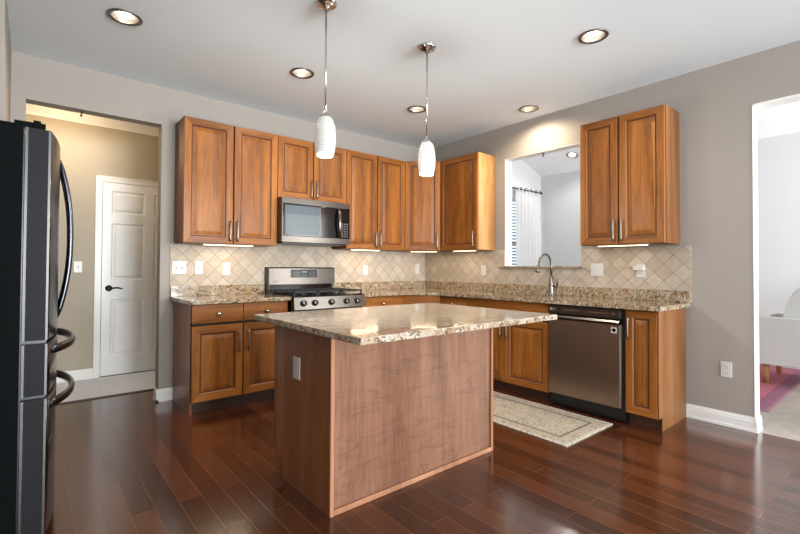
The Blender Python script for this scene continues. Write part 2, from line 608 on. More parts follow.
def shade_mat():
    m, t, b = nt('rippled_white_glass')
    tc = N(t, 'ShaderNodeTexCoord')
    wv = N(t, 'ShaderNodeTexWave')
    wv.bands_direction = 'Z'
    wv.inputs['Scale'].default_value = 22
    wv.inputs['Distortion'].default_value = 3.5
    wv.inputs['Detail'].default_value = 2
    wv.inputs['Detail Scale'].default_value = .5
    t.links.new(tc.outputs['Object'], wv.inputs['Vector'])
    r = N(t, 'ShaderNodeValToRGB')
    r.color_ramp.elements[0].color = lin((172, 169, 164))
    r.color_ramp.elements[1].color = lin((200, 197, 191))
    t.links.new(wv.outputs['Fac'], r.inputs['Fac'])
    t.links.new(r.outputs['Color'], b.inputs['Base Color'])
    t.links.new(r.outputs['Color'], b.inputs['Emission Color'])
    b.inputs['Emission Strength'].default_value = 0.25
    b.inputs['Roughness'].default_value = .25
    return m
M['shade'] = shade_mat()

def sheer_mat():
    m, t, b = nt('sheer_white_curtain')
    tc = N(t, 'ShaderNodeTexCoord')
    no = N(t, 'ShaderNodeTexNoise')
    no.inputs['Scale'].default_value = 300
    t.links.new(tc.outputs['Object'], no.inputs['Vector'])
    r = N(t, 'ShaderNodeValToRGB')
    r.color_ramp.elements[0].color = lin((226, 228, 230))
    r.color_ramp.elements[1].color = lin((250, 250, 250))
    t.links.new(no.outputs['Fac'], r.inputs['Fac'])
    t.links.new(r.outputs['Color'], b.inputs['Base Color'])
    b.inputs['Roughness'].default_value = .9
    tr = N(t, 'ShaderNodeBsdfTranslucent')
    tr.inputs['Color'].default_value = (.95, .95, .95, 1)
    ms = N(t, 'ShaderNodeMixShader')
    ms.inputs[0].default_value = .4
    t.links.new(b.outputs[0], ms.inputs[1])
    t.links.new(tr.outputs[0], ms.inputs[2])
    t.links.new(ms.outputs[0], t.nodes['Material Output'].inputs['Surface'])
    return m
M['sheer'] = sheer_mat()

def glass_mat():
    m, t, b = nt('window_glass')
    b.inputs['Transmission Weight'].default_value = 1
    b.inputs['Roughness'].default_value = 0
    b.inputs['IOR'].default_value = 1.1
    return m
M['glass'] = glass_mat()

# ------------------------------------------------------------------ mesh helpers
class MB:
    """collects shapes into one mesh; every shape may carry a material slot"""
    def __init__(s):
        s.bm = bmesh.new()
    def _slot(s, faces, slot, smooth=False):
        for f in faces:
            f.material_index = slot
            f.smooth = smooth
    def box(s, x0, x1, y0, y1, z0, z1, slot=0, bev=0.0, seg=2):
        b = bmesh.new()
        bmesh.ops.create_cube(b, size=1)
        for v in b.verts:
            v.co = Vector((x0 + (v.co.x + .5) * (x1 - x0), y0 + (v.co.y + .5) * (y1 - y0), z0 + (v.co.z + .5) * (z1 - z0)))
        if bev > 0:
            bmesh.ops.bevel(b, geom=b.edges[:], offset=bev, segments=seg, affect='EDGES', profile=.5)
        s.merge(b, slot)
        return s
    def merge(s, b, slot=0, smooth=None, mat=None):
        if mat is not None:
            bmesh.ops.transform(b, matrix=mat, verts=b.verts[:])
        bmesh.ops.recalc_face_normals(b, faces=b.faces[:])
        mp = {}
        for v in b.verts:
            mp[v] = s.bm.verts.new(v.co)
        for f in b.faces:
            try:
                nf = s.bm.faces.new([mp[v] for v in f.verts])
            except ValueError:
                continue
            nf.material_index = slot
            nf.smooth = f.smooth if smooth is None else smooth
        b.free()
    def prism(s, pts, axis, a0, a1, slot=0, smooth=False, bev=0):
        """extrude a 2-D outline along an axis; the outline lives in the other two axes in xyz order"""
        b = bmesh.new()
        def co(p, a):
            if axis == 'x': return (a, p[0], p[1])
            if axis == 'y': return (p[0], a, p[1])
            return (p[0], p[1], a)
        A = [b.verts.new(co(p, a0)) for p in pts]
        B = [b.verts.new(co(p, a1)) for p in pts]
        n = len(pts)
        b.faces.new(A)
        b.faces.new(B[::-1])
        for i in range(n):
            f = b.faces.new((A[i], A[(i + 1) % n], B[(i + 1) % n], B[i]))
            f.smooth = smooth
        if bev > 0:
            bmesh.ops.bevel(b, geom=b.edges[:], offset=bev, segments=2, affect='EDGES', profile=.5)
        s.merge(b, slot)
        return s
    def lathe(s, prof, center=(0, 0, 0), seg=24, slot=0, axis='z', smooth=True, close=True):
        """prof: list of (r, h) along the axis"""
        b = bmesh.new()
        rings = []
        for r, h in prof:
            ring = []
            for k in range(seg):
                a = 2 * PI * k / seg
                x, y = max(r, 1e-5) * math.cos(a), max(r, 1e-5) * math.sin(a)
                if axis == 'z': p = (x, y, h)
                elif axis == 'y': p = (x, h, y)
                else: p = (h, x, y)
                ring.append(b.verts.new(Vector(p) + Vector(center)))
            rings.append(ring)
        for i in range(len(rings) - 1):
            for k in range(seg):
                f = b.faces.new((rings[i][k], rings[i][(k + 1) % seg], rings[i + 1][(k + 1) % seg], rings[i + 1][k]))
                f.smooth = smooth
        if close:
            b.faces.new(rings[0][::-1])
            b.faces.new(rings[-1])
        s.merge(b, slot)
        return s
    def cyl(s, p0, p1, r, seg=16, slot=0, r1=None):
        return s.tube([p0, p1], [r, r if r1 is None else r1], seg, slot)
    def tube(s, pts, r, seg=12, slot=0, flat=None):
        """sweep a circle (or ellipse flat=(a,b)) along points"""
        b = bmesh.new()
        P = [Vector(p) for p in pts]
        R = r if isinstance(r, (list, tuple)) else [r] * len(P)
        rings = []
        prev = None
        for i, p in enumerate(P):
            if i == 0: d = P[1] - P[0]
            elif i == len(P) - 1: d = P[-1] - P[-2]
            else: d = (P[i + 1] - P[i]).normalized() + (P[i] - P[i - 1]).normalized()
            d.normalize()
            if prev is None:
                u = d.cross(Vector((0, 0, 1)))
                if u.length < 1e-3: u = d.cross(Vector((1, 0, 0)))
            else:
                u = prev - d * prev.dot(d)
            u.normalize()
            prev = u
            v = d.cross(u)
            fa, fb = flat if flat else (1, 1)
            rings.append([b.verts.new(p + u * (math.cos(2 * PI * k / seg) * R[i] * fa) + v * (math.sin(2 * PI * k / seg) * R[i] * fb)) for k in range(seg)])
        for i in range(len(rings) - 1):
            for k in range(seg):
                f = b.faces.new((rings[i][k], rings[i][(k + 1) % seg], rings[i + 1][(k + 1) % seg], rings[i + 1][k]))
                f.smooth = True
        b.faces.new(rings[0][::-1])
        b.faces.new(rings[-1])
        s.merge(b, slot)
        return s
    def build(s, name, mats, parent=None, loc=None, rot=None):
        me = bpy.data.meshes.new(name)
        s.bm.to_mesh(me)
        s.bm.free()
        for m in (mats if isinstance(mats, (list, tuple)) else [mats]):
            me.materials.append(m)
        o = bpy.data.objects.new(name, me)
        C.objects.link(o)
        if parent: o.parent = parent
        if loc: o.location = loc
        if rot: o.rotation_euler = rot
        return o

def tag(o, label=None, cat=None, group=None):
    if label: o['label'] = label
    if cat: o['category'] = cat
    if group: o['group'] = group
    return o

def thing(name, label, cat, loc=(0, 0, 0), rz=0.0, group=None):
    o = bpy.data.objects.new(name, None)
    o.empty_display_size = .1
    C.objects.link(o)
    o.location = loc
    o.rotation_euler = (0, 0, rz)
    return tag(o, label, cat, group)

def structure(o):
    o['kind'] = 'structure'
    return o

def copy_tree(o, parent=None):
    c = o.copy()
    C.objects.link(c)
    if parent is not None:
        c.parent = parent
    for ch in list(o.children):
        copy_tree(ch, c)
    return c

def text(body, size, depth, mat, name, parent, loc, rot):
    cu = bpy.data.curves.new(name, 'FONT')
    cu.body = body
    cu.size = size
    cu.extrude = depth
    cu.align_x, cu.align_y = 'CENTER', 'CENTER'
    tmp = bpy.data.objects.new(name + '_src', cu)
    C.objects.link(tmp)
    dg = bpy.context.evaluated_depsgraph_get()
    me = bpy.data.meshes.new_from_object(tmp.evaluated_get(dg))
    bpy.data.objects.remove(tmp)
    bpy.data.curves.remove(cu)
    me.materials.clear()
    me.materials.append(mat)
    me.name = name
    o = bpy.data.objects.new(name, me)
    C.objects.link(o)
    o.parent = parent
    o.location, o.rotation_euler = loc, rot
    return o

# ------------------------------------------------------------------ setting
OA0, OA1, OAT = -4.104, -3.187, 2.437          # doorway in the back wall
PY0, PY1, PZ0, PZ1 = -1.300, -2.195, 1.183, 2.401   # pass-through
OB0, OB1, OBT = -3.510, -5.3, 2.397            # wide opening to the family room
YR = -12.6          # rear of the unseen breakfast end, lengthened to even the ceiling light
YF = -7.6           # rear of the family room

f = MB().box(-6.2, 0.03, YR, 0.45, -.05, 0).build('floor', M['floor']); structure(f)
f = MB().box(-6.2, -2.4, .45, 1.42, -.05, 0.004).build('floor_hallway', M['hall_carpet']); structure(f)
f = MB().box(.03, 3.72, YF, .65, -.05, 0).build('floor_family_room', M['fam_floor']); structure(f)

# ceiling with round cut-outs for the recessed lights
LIGHTS = [(-3.62, -1.067), (-2.38, -1.065), (-1.117, -1.066), (-.283, -1.80), (-1.137, -2.879)]
def holed(mb, name, mat, cutters, bore):
    o = mb.build(name, mat)
    cut = MB()
    for (x, y, z, ax) in cutters:
        cut.lathe([(bore, -.3), (bore, .3)], (x, y, z), 32, smooth=False)
    cu = cut.build('cutter', mat)
    md = o.modifiers.new('cut', 'BOOLEAN')
    md.operation = 'DIFFERENCE'
    md.solver = 'EXACT'
    md.object = cu
    dg = bpy.context.evaluated_depsgraph_get()
    me = bpy.data.meshes.new_from_object(o.evaluated_get(dg))
    o.modifiers.clear()
    o.data = me
    me.name = name
    bpy.data.objects.remove(cu)
    return o
RB = .082
structure(holed(MB().box(-6.2, 0, YR, 0, H, H + .10), 'ceiling', M['ceiling'], [(x, y, H, 'z') for x, y in LIGHTS], RB))
structure(MB().box(-6.2, -2.4, WT, 1.42, H, H + .1).build('ceiling_hallway', M['ceiling']))

b = MB()
b.box(-6.2, OA0, 0, WT, 0, H).box(OA0, OA1, 0, WT, OAT, H).box(OA1, WT, 0, WT, 0, H)
structure(b.build('wall_back', M['wall']))
b = MB()
b.box(0, WT, 0, PY0, 0, H + .1).box(0, WT, PY0, PY1, 0, PZ0).box(0, WT, PY0, PY1, PZ1, H + .1)
b.box(0, WT, PY1, OB0, 0, H + .1).box(0, WT, OB0, OB1, OBT, H + .1).box(0, WT, OB1, YR, 0, H + .1)
structure(b.build('wall_right', M['wall']))
b = MB()      # left wall with the refrigerator alcove
b.box(XL - WT, XL, -1.0, 0, 0, H).box(XL - .95, XL - WT, -1.0, -.88, 0, H).box(XL - .95, XL - .83, -2.08, -1.0, 0, H)
b.box(XL - .95, XL, -2.20, -2.08, 0, H).box(XL - WT, XL, -4.9, -2.2, 0, H).box(XL - WT, XL, -7.1, -4.9, 0, .5).box(XL - WT, XL, -7.1, -4.9, 2.4, H).box(XL - WT, XL, YR, -7.1, 0, H)
structure(b.build('wall_left', M['wall']))
b = MB()
b.box(XL, -3.7, YR - WT, YR, 0, H).box(-3.7, -.1, YR - WT, YR, 0, .4).box(-3.7, -.1, YR - WT, YR, 2.5, H).box(-.1, 0, YR - WT, YR, 0, H)
structure(b.build('wall_rear', M['wall']))

# hallway shell
HY = 1.32
b = MB()
DX0, DX1, DZ = -3.482, -2.66, 2.085
b.box(-6.2, DX0, HY, HY + .1, 0, H).box(DX0, DX1, HY, HY + .1, DZ, H).box(DX1, -2.3, HY, HY + .1, 0, H)
structure(b.build('wall_hallway_back', M['hall_wall']))
structure(MB().box(-2.42, -2.3, WT, HY, 0, H).build('wall_hallway_right', M['hall_wall']))
structure(MB().box(-6.3, -6.2, -.88, HY + .1, 0, H).build('wall_hallway_left', M['hall_wall']))

# family room shell: vaulted ceiling falling to its far wall
FX, FY = 3.60, .53
zc = lambda x: 2.975 + .36 * (FX - x)
WX0, WX1, WZ0, WZ1 = 1.75, 3.20, .75, 2.52
b = MB()
b.box(WT, WX0, FY, FY + .1, 0, 4.4).box(WX0, WX1, FY, FY + .1, 0, WZ0).box(WX0, WX1, FY, FY + .1, WZ1, 4.4).box(WX1, FX + .12, FY, FY + .1, 0, 4.4)
structure(b.build('wall_family_back', M['white_wall']))
structure(MB().box(FX, FX + .12, YF, FY, 0, 3.2).build('wall_family_right', M['white_wall']))
structure(MB().box(WT, FX, YF - .1, YF, 0, 4.4).build('wall_family_rear', M['white_wall']))
structure(MB().box(.0, WT, YF, FY, H + .1, 4.5).build('wall_family_left', M['white_wall']))
FLX, FLY = 3.12, -.385
vault = MB().prism([(WT, zc(WT)), (FX + .1, zc(FX + .1)), (FX + .1, zc(FX + .1) + .1), (WT, zc(WT) + .1)], 'y', YF, FY)
structure(holed(vault, 'ceiling_family_room', M['vault_white'], [(FLX, FLY, zc(FLX), 'z')], .085))

# pass-through lining (white) and the openings' returns
b = MB()
t_ = .006
b.box(.002, WT + .002, PY0 - t_, PY0 + .001, PZ0, PZ1).box(.002, WT + .002, PY1 - .001, PY1 + t_, PZ0, PZ1).box(.002, WT + .002, PY1, PY0, PZ1 - t_, PZ1 + .001)
structure(b.build('trim_pass_through', M['trim']))
b = MB()
b.box(-.003, WT + .004, OB0 - .004, OB0 + .001, 0, OBT).box(-.003, WT + .004, OB1, OB0, OBT - .014, OBT + .001)
structure(b.build('trim_family_opening', M['trim']))

# baseboards with a moulded top
prof = [(0, 0), (.018, 0), (.018, .018), (.014, .022), (.014, .075), (.011, .080), (.011, .090), (.006, .098), (.005, .107), (0, .107)]
def bb_x(mb, x0, x1, y, sgn):      # runs along x, standing off the wall plane y towards sgn
    mb.prism([(y + sgn * p[0], p[1]) for p in prof], 'x', x0, x1)
def bb_y(mb, y0, y1, x, sgn):
    mb.prism([(x + sgn * p[0], p[1]) for p in prof], 'y', y0, y1)
b = MB(); bb_x(b, OA1 - .018, -3.069, 0, -1); bb_y(b, -.018, WT, OA1, -1)
structure(b.build('baseboard_back', M['trim']))
b = MB(); bb_y(b, OB0 - .005, -3.076, 0, -1); bb_x(b, -.018, WT, OB0 - .004, -1)
structure(b.build('baseboard_right', M['trim']))
b = MB(); bb_x(b, -6.2, DX0 - .062, HY, -1)
structure(b.build('baseboard_hallway', M['trim']))
b = MB(); bb_y(b, YF, FY, FX, -1)
structure(b.build('baseboard_family_right', M['trim']))
# hallway crown moulding
b = MB()
b.prism([(HY, H), (HY - .085, H), (HY - .085, H - .012), (HY - .06, H - .03), (HY - .025, H - .065), (HY - .012, H - .085), (HY - .012, H - .10), (HY, H - .10)], 'x', -6.2, -2.42)
structure(b.build('trim_hallway_crown', M['trim']))
# threshold strip between wood and carpet
structure(MB().box(-6.2, -2.42, .43, .465, 0, .008, bev=.003).build('trim_hallway_threshold', plain('dark_threshold', (60, 48, 42), .5)))

# six-panel door with its frame and lever
dr = MB()
def panel_rings(mb, x0, x1, z0, z1, yf, sign=-1):
    """moulded recess with a raised field on a door face at y=yf looking to -y; returns ring data"""
    lv = [(0, 0), (.012, .009), (.022, .009), (.045, .002)]
    b = bmesh.new()
    rings = []
    for ins, dep in lv:
        rings.append([b.verts.new((x, yf + dep, z)) for x, z in ((x0 + ins, z0 + ins), (x1 - ins, z0 + ins), (x1 - ins, z1 - ins), (x0 + ins, z1 - ins))])
    for i in range(3):
        for k in range(4):
            b.faces.new((rings[i][k], rings[i][(k + 1) % 4], rings[i + 1][(k + 1) % 4], rings[i + 1][k]))
    b.faces.new(rings[3])
    for f_ in b.faces:
        if f_.normal.y > 0: f_.normal_flip()
    mp = {v: mb.bm.verts.new(v.co) for v in b.verts}
    for f_ in b.faces:
        nf = mb.bm.faces.new([mp[v] for v in f_.verts])
    b.free()
DY = HY - .012       # door leaf face
dw = DX1 - DX0
xs = [DX0 + .004, DX0 + .085, DX0 + .085 + .315, DX0 + .085 + .315 + .09, 0, DX1 - .004]
xs[4] = xs[3] + (DX1 - .085 - xs[3])
zs = [.012, .22, .825, 1.035, 1.645, 1.75, 1.995, DZ - .004]
cols = [(xs[1], xs[2]), (xs[3], xs[4])]
rows = [(zs[1], zs[2]), (zs[3], zs[4]), (zs[5], zs[6])]
dr.box(xs[0], xs[5], DY + .012, DY + .045, zs[0], zs[7])
yb = DY + .012
for a, c in ((xs[0], xs[1]), (xs[2], xs[3]), (xs[4], xs[5])):
    dr.box(a, c, DY, yb, zs[0], zs[7])
for a, c in cols:
    for z0, z1 in ((zs[0], zs[1]), (zs[2], zs[3]), (zs[4], zs[5]), (zs[6], zs[7])):
        dr.box(a, c, DY, yb, z0, z1)
    for z0, z1 in rows:
        panel_rings(dr, a, c, z0, z1, DY)
door = structure(dr.build('door_1', M['door']))
h = MB()
hx, hz = DX0 + .068, .945
h.lathe([(.033, 0), (.033, -.008), (.026, -.014), (.013, -.016), (.011, -.045)], (hx, DY, hz), 20, axis='y')
h.tube([(hx, DY - .045, hz), (hx + .03, DY - .05, hz + .002), (hx + .075, DY - .05, hz + .006), (hx + .12, DY - .047, hz - .008)], [.011, .010, .009, .007], 10)
h.build('door_handle', M['bronze'], door)
b = MB()
cw = .062
b.box(DX0 - cw, DX0, HY - .016, HY, 0, DZ + cw, bev=.003).box(DX0 + .0, DX1, HY - .016, HY, DZ, DZ + cw, bev=.003).box(DX1, DX1 + cw, HY - .016, HY, 0, DZ + cw, bev=.003)
b.box(DX0 - cw, DX0 - cw + .014, HY - .024, HY - .01, 0, DZ + cw, bev=.003).box(DX0 - cw, DX1 + cw, HY - .024, HY - .01, DZ + cw - .014, DZ + cw, bev=.003)
structure(b.build('trim_door_casing', M['trim']))
structure(MB().box(DX0, DX1, HY - .02, HY + .07, 0, .009).build('trim_door_sill', M['bronze']))

# family-room window, its blind, sheer curtain on a rod
b = MB()
b.box(WX0, WX0 + .05, FY, FY + .08, WZ0, WZ1).box(WX1 - .05, WX1, FY, FY + .08, WZ0, WZ1).box(WX0, WX1, FY, FY + .08, WZ0, WZ0 + .05).box(WX0, WX1, FY, FY + .08, WZ1 - .05, WZ1).box(WX0, WX1, FY + .02, FY + .06, 1.62, 1.67)
win = structure(b.build('window_1', M['trim']))
MB().box(WX0 + .05, WX1 - .05, FY + .045, FY + .05, WZ0 + .05, WZ1 - .05).build('pane', M['glass'], win)
bl = thing('window_blind', 'slatted blind showing as a narrow striped strip beside the sheer curtain', 'blind', (0, 0, 0))
hb = MB().box(WX0 + .06, WX1 - .06, FY - .0, FY + .035, WZ1 - .09, WZ1 - .052).build('head_rail', M['trim'], bl)
sl = MB()
z = WZ1 - .12
while z > WZ0 + .08:
    sl.prism([(FY + .002, z), (FY + .034, z + .022), (FY + .034, z + .026), (FY + .002, z + .004)], 'x', WX0 + .065, WX1 - .065)
    z -= .058
so = sl.build('slats', plain('teal_grey_slats', (140, 166, 170), .5), bl)
cu = MB()
n = 90
cx0, cx1 = 2.665, 3.43
bmx = bmesh.new()
top, bot = [], []
rows_ = 8
grid = []
for j in range(rows_ + 1):
    zz = 2.66 - (2.63) * j / rows_
    row = []
    for i in range(n + 1):
        u = i / n
        x = cx0 + (cx1 - cx0) * u
        y = FY - .085 + .014 * math.sin(u * 2 * PI * 7 + .3 * math.sin(j)) + .006 * math.sin(u * 40 + j)
        row.append(bmx.verts.new((x, y, zz)))
    grid.append(row)
for j in range(rows_):
    for i in range(n):
        ff = bmx.faces.new((grid[j][i], grid[j][i + 1], grid[j + 1][i + 1], grid[j + 1][i]))
        ff.smooth = True
cu.merge(bmx, 0)
ct_ = cu.build('curtain', M['sheer'])
tag(ct_, 'sheer white curtain with dark ring eyelets hanging beyond the pass-through', 'curtain')
sd = ct_.modifiers.new('thick', 'SOLIDIFY'); sd.thickness = .003
for k in range(5):
    x = cx0 + .10 + (cx1 - cx0 - .14) * k / 4
    MB().lathe([(.022, -.036), (.03, -.036), (.03, -.042), (.022, -.042), (.022, -.036)], (x, FY - .085, 2.625), 16, axis='y', close=False).build('eyelet', M['bronze'], ct_)
rod = thing('curtain_rod', 'dark curtain rod with finial holding the sheer curtain', 'curtain rod', (0, 0, 0))
MB().cyl((2.46, FY - .085, 2.625), (3.46, FY - .085, 2.625), .011).build('pole', M['bronze'], rod)
MB().lathe([(.0, -.02), (.02, -.012), (.024, 0), (.02, .012), (.008, .022), (.008, .03)], (2.45, FY - .085, 2.625), 14, axis='x').build('finial', M['bronze'], rod)
MB().lathe([(.0, -.02), (.02, -.012), (.024, 0), (.02, .012), (.008, .022), (.008, .03)], (3.47, FY - .085, 2.625), 14, axis='x').build('finial', M['bronze'], rod)
MB().cyl((2.56, FY - .085, 2.625), (2.56, FY, 2.625), .007).box(2.545, 2.575, FY - .008, FY, 2.59, 2.66).build('bracket', M['bronze'], rod)
MB().cyl((3.45, FY - .085, 2.625), (3.45, FY, 2.625), .007).box(3.435, 3.465, FY - .008, FY, 2.59, 2.66).build('bracket', M['bronze'], rod)

# ------------------------------------------------------------------ tile splash
structure(MB().box(-3.107, -.0075, -.008, -.0, CT, 1.385).box(-2.236, -1.457, -.008, 0, 1.385, 1.5).build('trim_back_tiles', M['tile_a']))
structure(MB().box(-.008, 0, PY0 + .0, -.0, CT, 1.385).box(-.008, 0, PY1, PY0, CT, PZ0).box(-.008, 0, -3.114, PY1, CT, 1.37).build('trim_right_tiles', M['tile_b']))

# ------------------------------------------------------------------ cabinets
def raised_door(mb, x0, x1, z0, z1, yb, th=.020, rail=.057, flatpanel=False):
    """raised-panel door, back at y=yb, face towards -y. slots: 0 upright grain, 1 cross grain, 2 darker groove"""
    yf = yb - th
    lv = [(0, yb), (0, yf + .003), (.003, yf), (rail, yf), (rail + .005, yf + .005), (rail + .010, yf + .0095), (rail + .016, yf + .0095), (rail + .046, yf + .0015), (rail + .049, yf + .001)]
    b = bmesh.new()
    R = []
    for ins, y in lv:
        R.append([b.verts.new((x, y, z)) for x, z in ((x0 + ins, z0 + ins), (x1 - ins, z0 + ins), (x1 - ins, z1 - ins), (x0 + ins, z1 - ins))])
    def face(vs, slot):
        f_ = b.faces.new(vs)
        f_.material_index = slot
        return f_
    for i in range(len(lv) - 1):
        for k in range(4):
            slot = 1 if k in (0, 2) and i < 4 else 0
            if i in (4, 5): slot = 2
            face((R[i][k], R[i][(k + 1) % 4], R[i + 1][(k + 1) % 4], R[i + 1][k]), slot)
    face(R[-1], 0)
    face(R[0][::-1], 0)
    bmesh.ops.recalc_face_normals(b, faces=b.faces[:])
    mp = {v: mb.bm.verts.new(v.co) for v in b.verts}
    for f_ in b.faces:
        nf = mb.bm.faces.new([mp[v] for v in f_.verts])
        nf.material_index = f_.material_index
    b.free()

WM = [M['wood_v'], M['wood_h'], M['wood_groove']]

def pull(parent, x, zc_, y, L=.185):
    """upright bar pull, gently bowed"""
    m = MB()
    pts = [(x, y - .026 - .005 * math.cos(PI * (k / 8 - .5)), zc_ - L / 2 + L * k / 8) for k in range(9)]
    m.tube(pts, .0065, 10, flat=(1.15, .8))
    for s in (-1, 1):
        m.cyl((x, y, zc_ + s * L * .33), (x, y - .028, zc_ + s * L * .33), .0045, 8)
    return m.build('handle', M['nickel'], parent)

def knob(parent, x, z, y):
    m = MB()
    m.lathe([(.007, 0), (.006, -.012), (.011, -.016), (.016, -.021), (.016, -.025), (.010, -.029), (.002, -.030)], (x, y, z), 18, axis='y')
    return m.build('knob', M['chrome'], parent)

def door_part(parent, x0, x1, z0, z1, yb, hx=None, hz=None, L=.185, rail=.057):
    m = MB()
    raised_door(m, x0, x1, z0, z1, yb, rail=rail)
    d = m.build('door', WM, parent)
    if hx is not None:
        pull(d, hx, hz, yb - .02, L)
    return d

def drawer_part(parent, x0, x1, z0, z1, yb, kn=True, name='drawer'):
    d = MB().box(x0, x1, yb - .02, yb, z0, z1, bev=.003).build(name, [M['wood_h']], parent)
    if kn:
        knob(d, (x0 + x1) / 2, (z0 + z1) / 2, yb - .02)
    return d

def upper(name, label, loc, rz, w, doors, z0=UB, z1=UT, dep=.288, side_mats=None, handles='pair'):
    """wall cabinet; local x = 0..w, front towards -y"""
    t = thing(name, label, 'cabinet', loc, rz, 'wall cabinets')
    MB().box(0, w, -dep + .001, -.002, z0 + .012, z1 - .0).build('carcass', M['wood_box'], t)
    MB().box(.012, w - .012, -dep, -.003, z0, z0 + .012).build('bottom_panel', M['wood_box'], t)
    MB().box(.004, w - .004, -dep - .0008, -dep + .0012, z0 + .004, z1 - .004).build('gap_shade_sheet', M['gap'], t)  # thin dark sheet painted as the shade between the doors
    for i, (x0, x1, hx) in enumerate(doors):
        door_part(t, x0 + (.001 if i == 0 else .006), x1 - (.001 if i == len(doors) - 1 else .006), z0 + .002, z1 - .003, -dep - .001, hx, z0 + (.115 if z1 - z0 > .8 else .115))
    return t

YW = -.0085    # cabinets stand against the tiled wall
# back wall, left pair
t = upper('wall_cabinet', 'tall wooden wall cabinet nearest the doorway, left of the microwave', (-3.078, 0, 0), 0, .838,
          [(0, .419, .419 - .032), (.419, .838, .419 + .032)])
t = upper('wall_cabinet', 'short wooden wall cabinet mounted directly above the microwave', (-2.237, 0, 0), 0, .780,
          [(0, .386, .386 - .032), (.386, .780, .386 + .032)], z0=1.858)
t = upper('wall_cabinet', 'tall wooden wall cabinet between microwave and corner cabinet', (-1.454, 0, 0), 0, .834,
          [(0, .422, .422 - .032), (.422, .834, .422 + .032)])
# diagonal corner unit
t = thing('wall_cabinet', 'single door wooden wall cabinet set diagonally across the room corner', 'cabinet', (0, 0, 0), 0, 'wall cabinets')
MB().prism([(-.002, -.002), (-.617, -.002), (-.617, -.288), (-.600, -.302), (-.302, -.575), (-.288, -.583), (-.002, -.583)], 'z', UB + .012, UT).build('carcass', M['wood_box'], t)
MB().prism([(-.01, -.01), (-.61, -.01), (-.61, -.285), (-.295, -.57), (-.01, -.57)], 'z', UB, UB + .012).build('bottom_panel', M['wood_box'], t)
p0, p1 = Vector((-.611, -.297)), Vector((-.297, -.580))
ang = math.atan2(p1.y - p0.y, p1.x - p0.x)
Ld = (p1 - p0).length
m = MB(); raised_door(m, .004, Ld - .004, UB + .002, UT - .003, 0)
d = m.build('door', WM, t, (p0.x - .003, p0.y - .003, 0), (0, 0, ang))
pull(d, Ld - .036, UB + .115, -.02)
# right wall: single by the corner, pair right of the pass-through
t = upper('wall_cabinet', 'single door wooden wall cabinet with pale end panel beside the pass-through', (0, -.586, 0), -PI / 2, .572,
          [(0, .572, .572 - .04)])
MB().box(.5725, .5765, -.288, -.002, UB, UT).build('end_panel', M['wood_sheen'], t)
t = upper('wall_cabinet', 'two door wooden wall cabinet right of the pass-through above the dishwasher', (0, -2.345, 0), -PI / 2, .686,
          [(0, .332, .332 - .032), (.332, .686, .332 + .032)])
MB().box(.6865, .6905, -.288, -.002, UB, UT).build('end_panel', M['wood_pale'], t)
rd = [o for o in t.children if o.name.startswith('door')][-1]     # a pale streak of sapwood down the right door's panel
MB().prism([(.590, 2.345), (.618, 2.345), (.620, 1.90), (.618, 1.66), (.612, 1.66), (.604, 1.92)], 'y', -.3084, -.3079).build('sapwood_streak', M['sapwood'], rd)

def base(name, label, loc, rz, w, z1=.8805, dep=FD):
    t = thing(name, label, 'cabinet', loc, rz, 'base cabinets')
    MB().box(0, w, -dep, -.010, .098, z1).build('carcass', M['gap'], t)
    MB().box(0, w, -dep + .06, -dep + .075, 0, .098).build('toe_kick', M['toe'], t)
    return t
ZD0, ZD1, ZR0, ZR1 = .096, .703, .722, .872
t = base('base_cabinet', 'base cabinet with two drawers over two doors, left of the range', (-3.073, 0, 0), 0, .826)
MB().box(-.003, .016, -FD, -.020, 0, .8805).build('end_panel', M['wood_isl_side'], t)
for a, c, hx in ((.001, .416, .416 - .04), (.416, .823, .416 + .04)):
    door_part(t, a + .004, c - .004, ZD0, ZD1, -FD, hx, .56, .18, rail=.06)
    drawer_part(t, a + .002, c - .002, ZR0, ZR1, -FD)
t = base('base_cabinet', 'narrow base cabinet with one drawer, just right of the range', (-1.452, 0, 0), 0, .589)
door_part(t, .004, .585, ZD0, ZD1, -FD, .04, .56, .18)
drawer_part(t, .004, .585, ZR0, ZR1, -FD)
# diagonal corner base
t = thing('base_cabinet', 'corner base cabinet set diagonally under the granite', 'cabinet', (0, 0, 0), 0, 'base cabinets')
MB().prism([(-.010, -.010), (-.861, -.010), (-.861, -FD), (-FD, -.853), (-.010, -.853)], 'z', .098, .8805).build('carcass', M['gap'], t)
MB().prism([(-.05, -.05), (-.80, -.05), (-.80, -.50), (-.50, -.80), (-.05, -.80)], 'z', 0, .098).build('toe_kick', M['toe'], t)
p0, p1 = Vector((-.859, -FD)), Vector((-FD, -.851))
ang = math.atan2(p1.y - p0.y, p1.x - p0.x)
Ld = (p1 - p0).length
m = MB(); raised_door(m, .008, Ld - .008, ZD0, ZD1, 0)
d = m.build('door', WM, t, (p0.x, p0.y, 0), (0, 0, ang))
pull(d, Ld - .045, .56, -.02)
d = MB().box(.008, Ld - .008, -.02, 0, ZR0, ZR1, bev=.003).build('drawer', [M['wood_h']], t, (p0.x, p0.y, 0), (0, 0, ang))
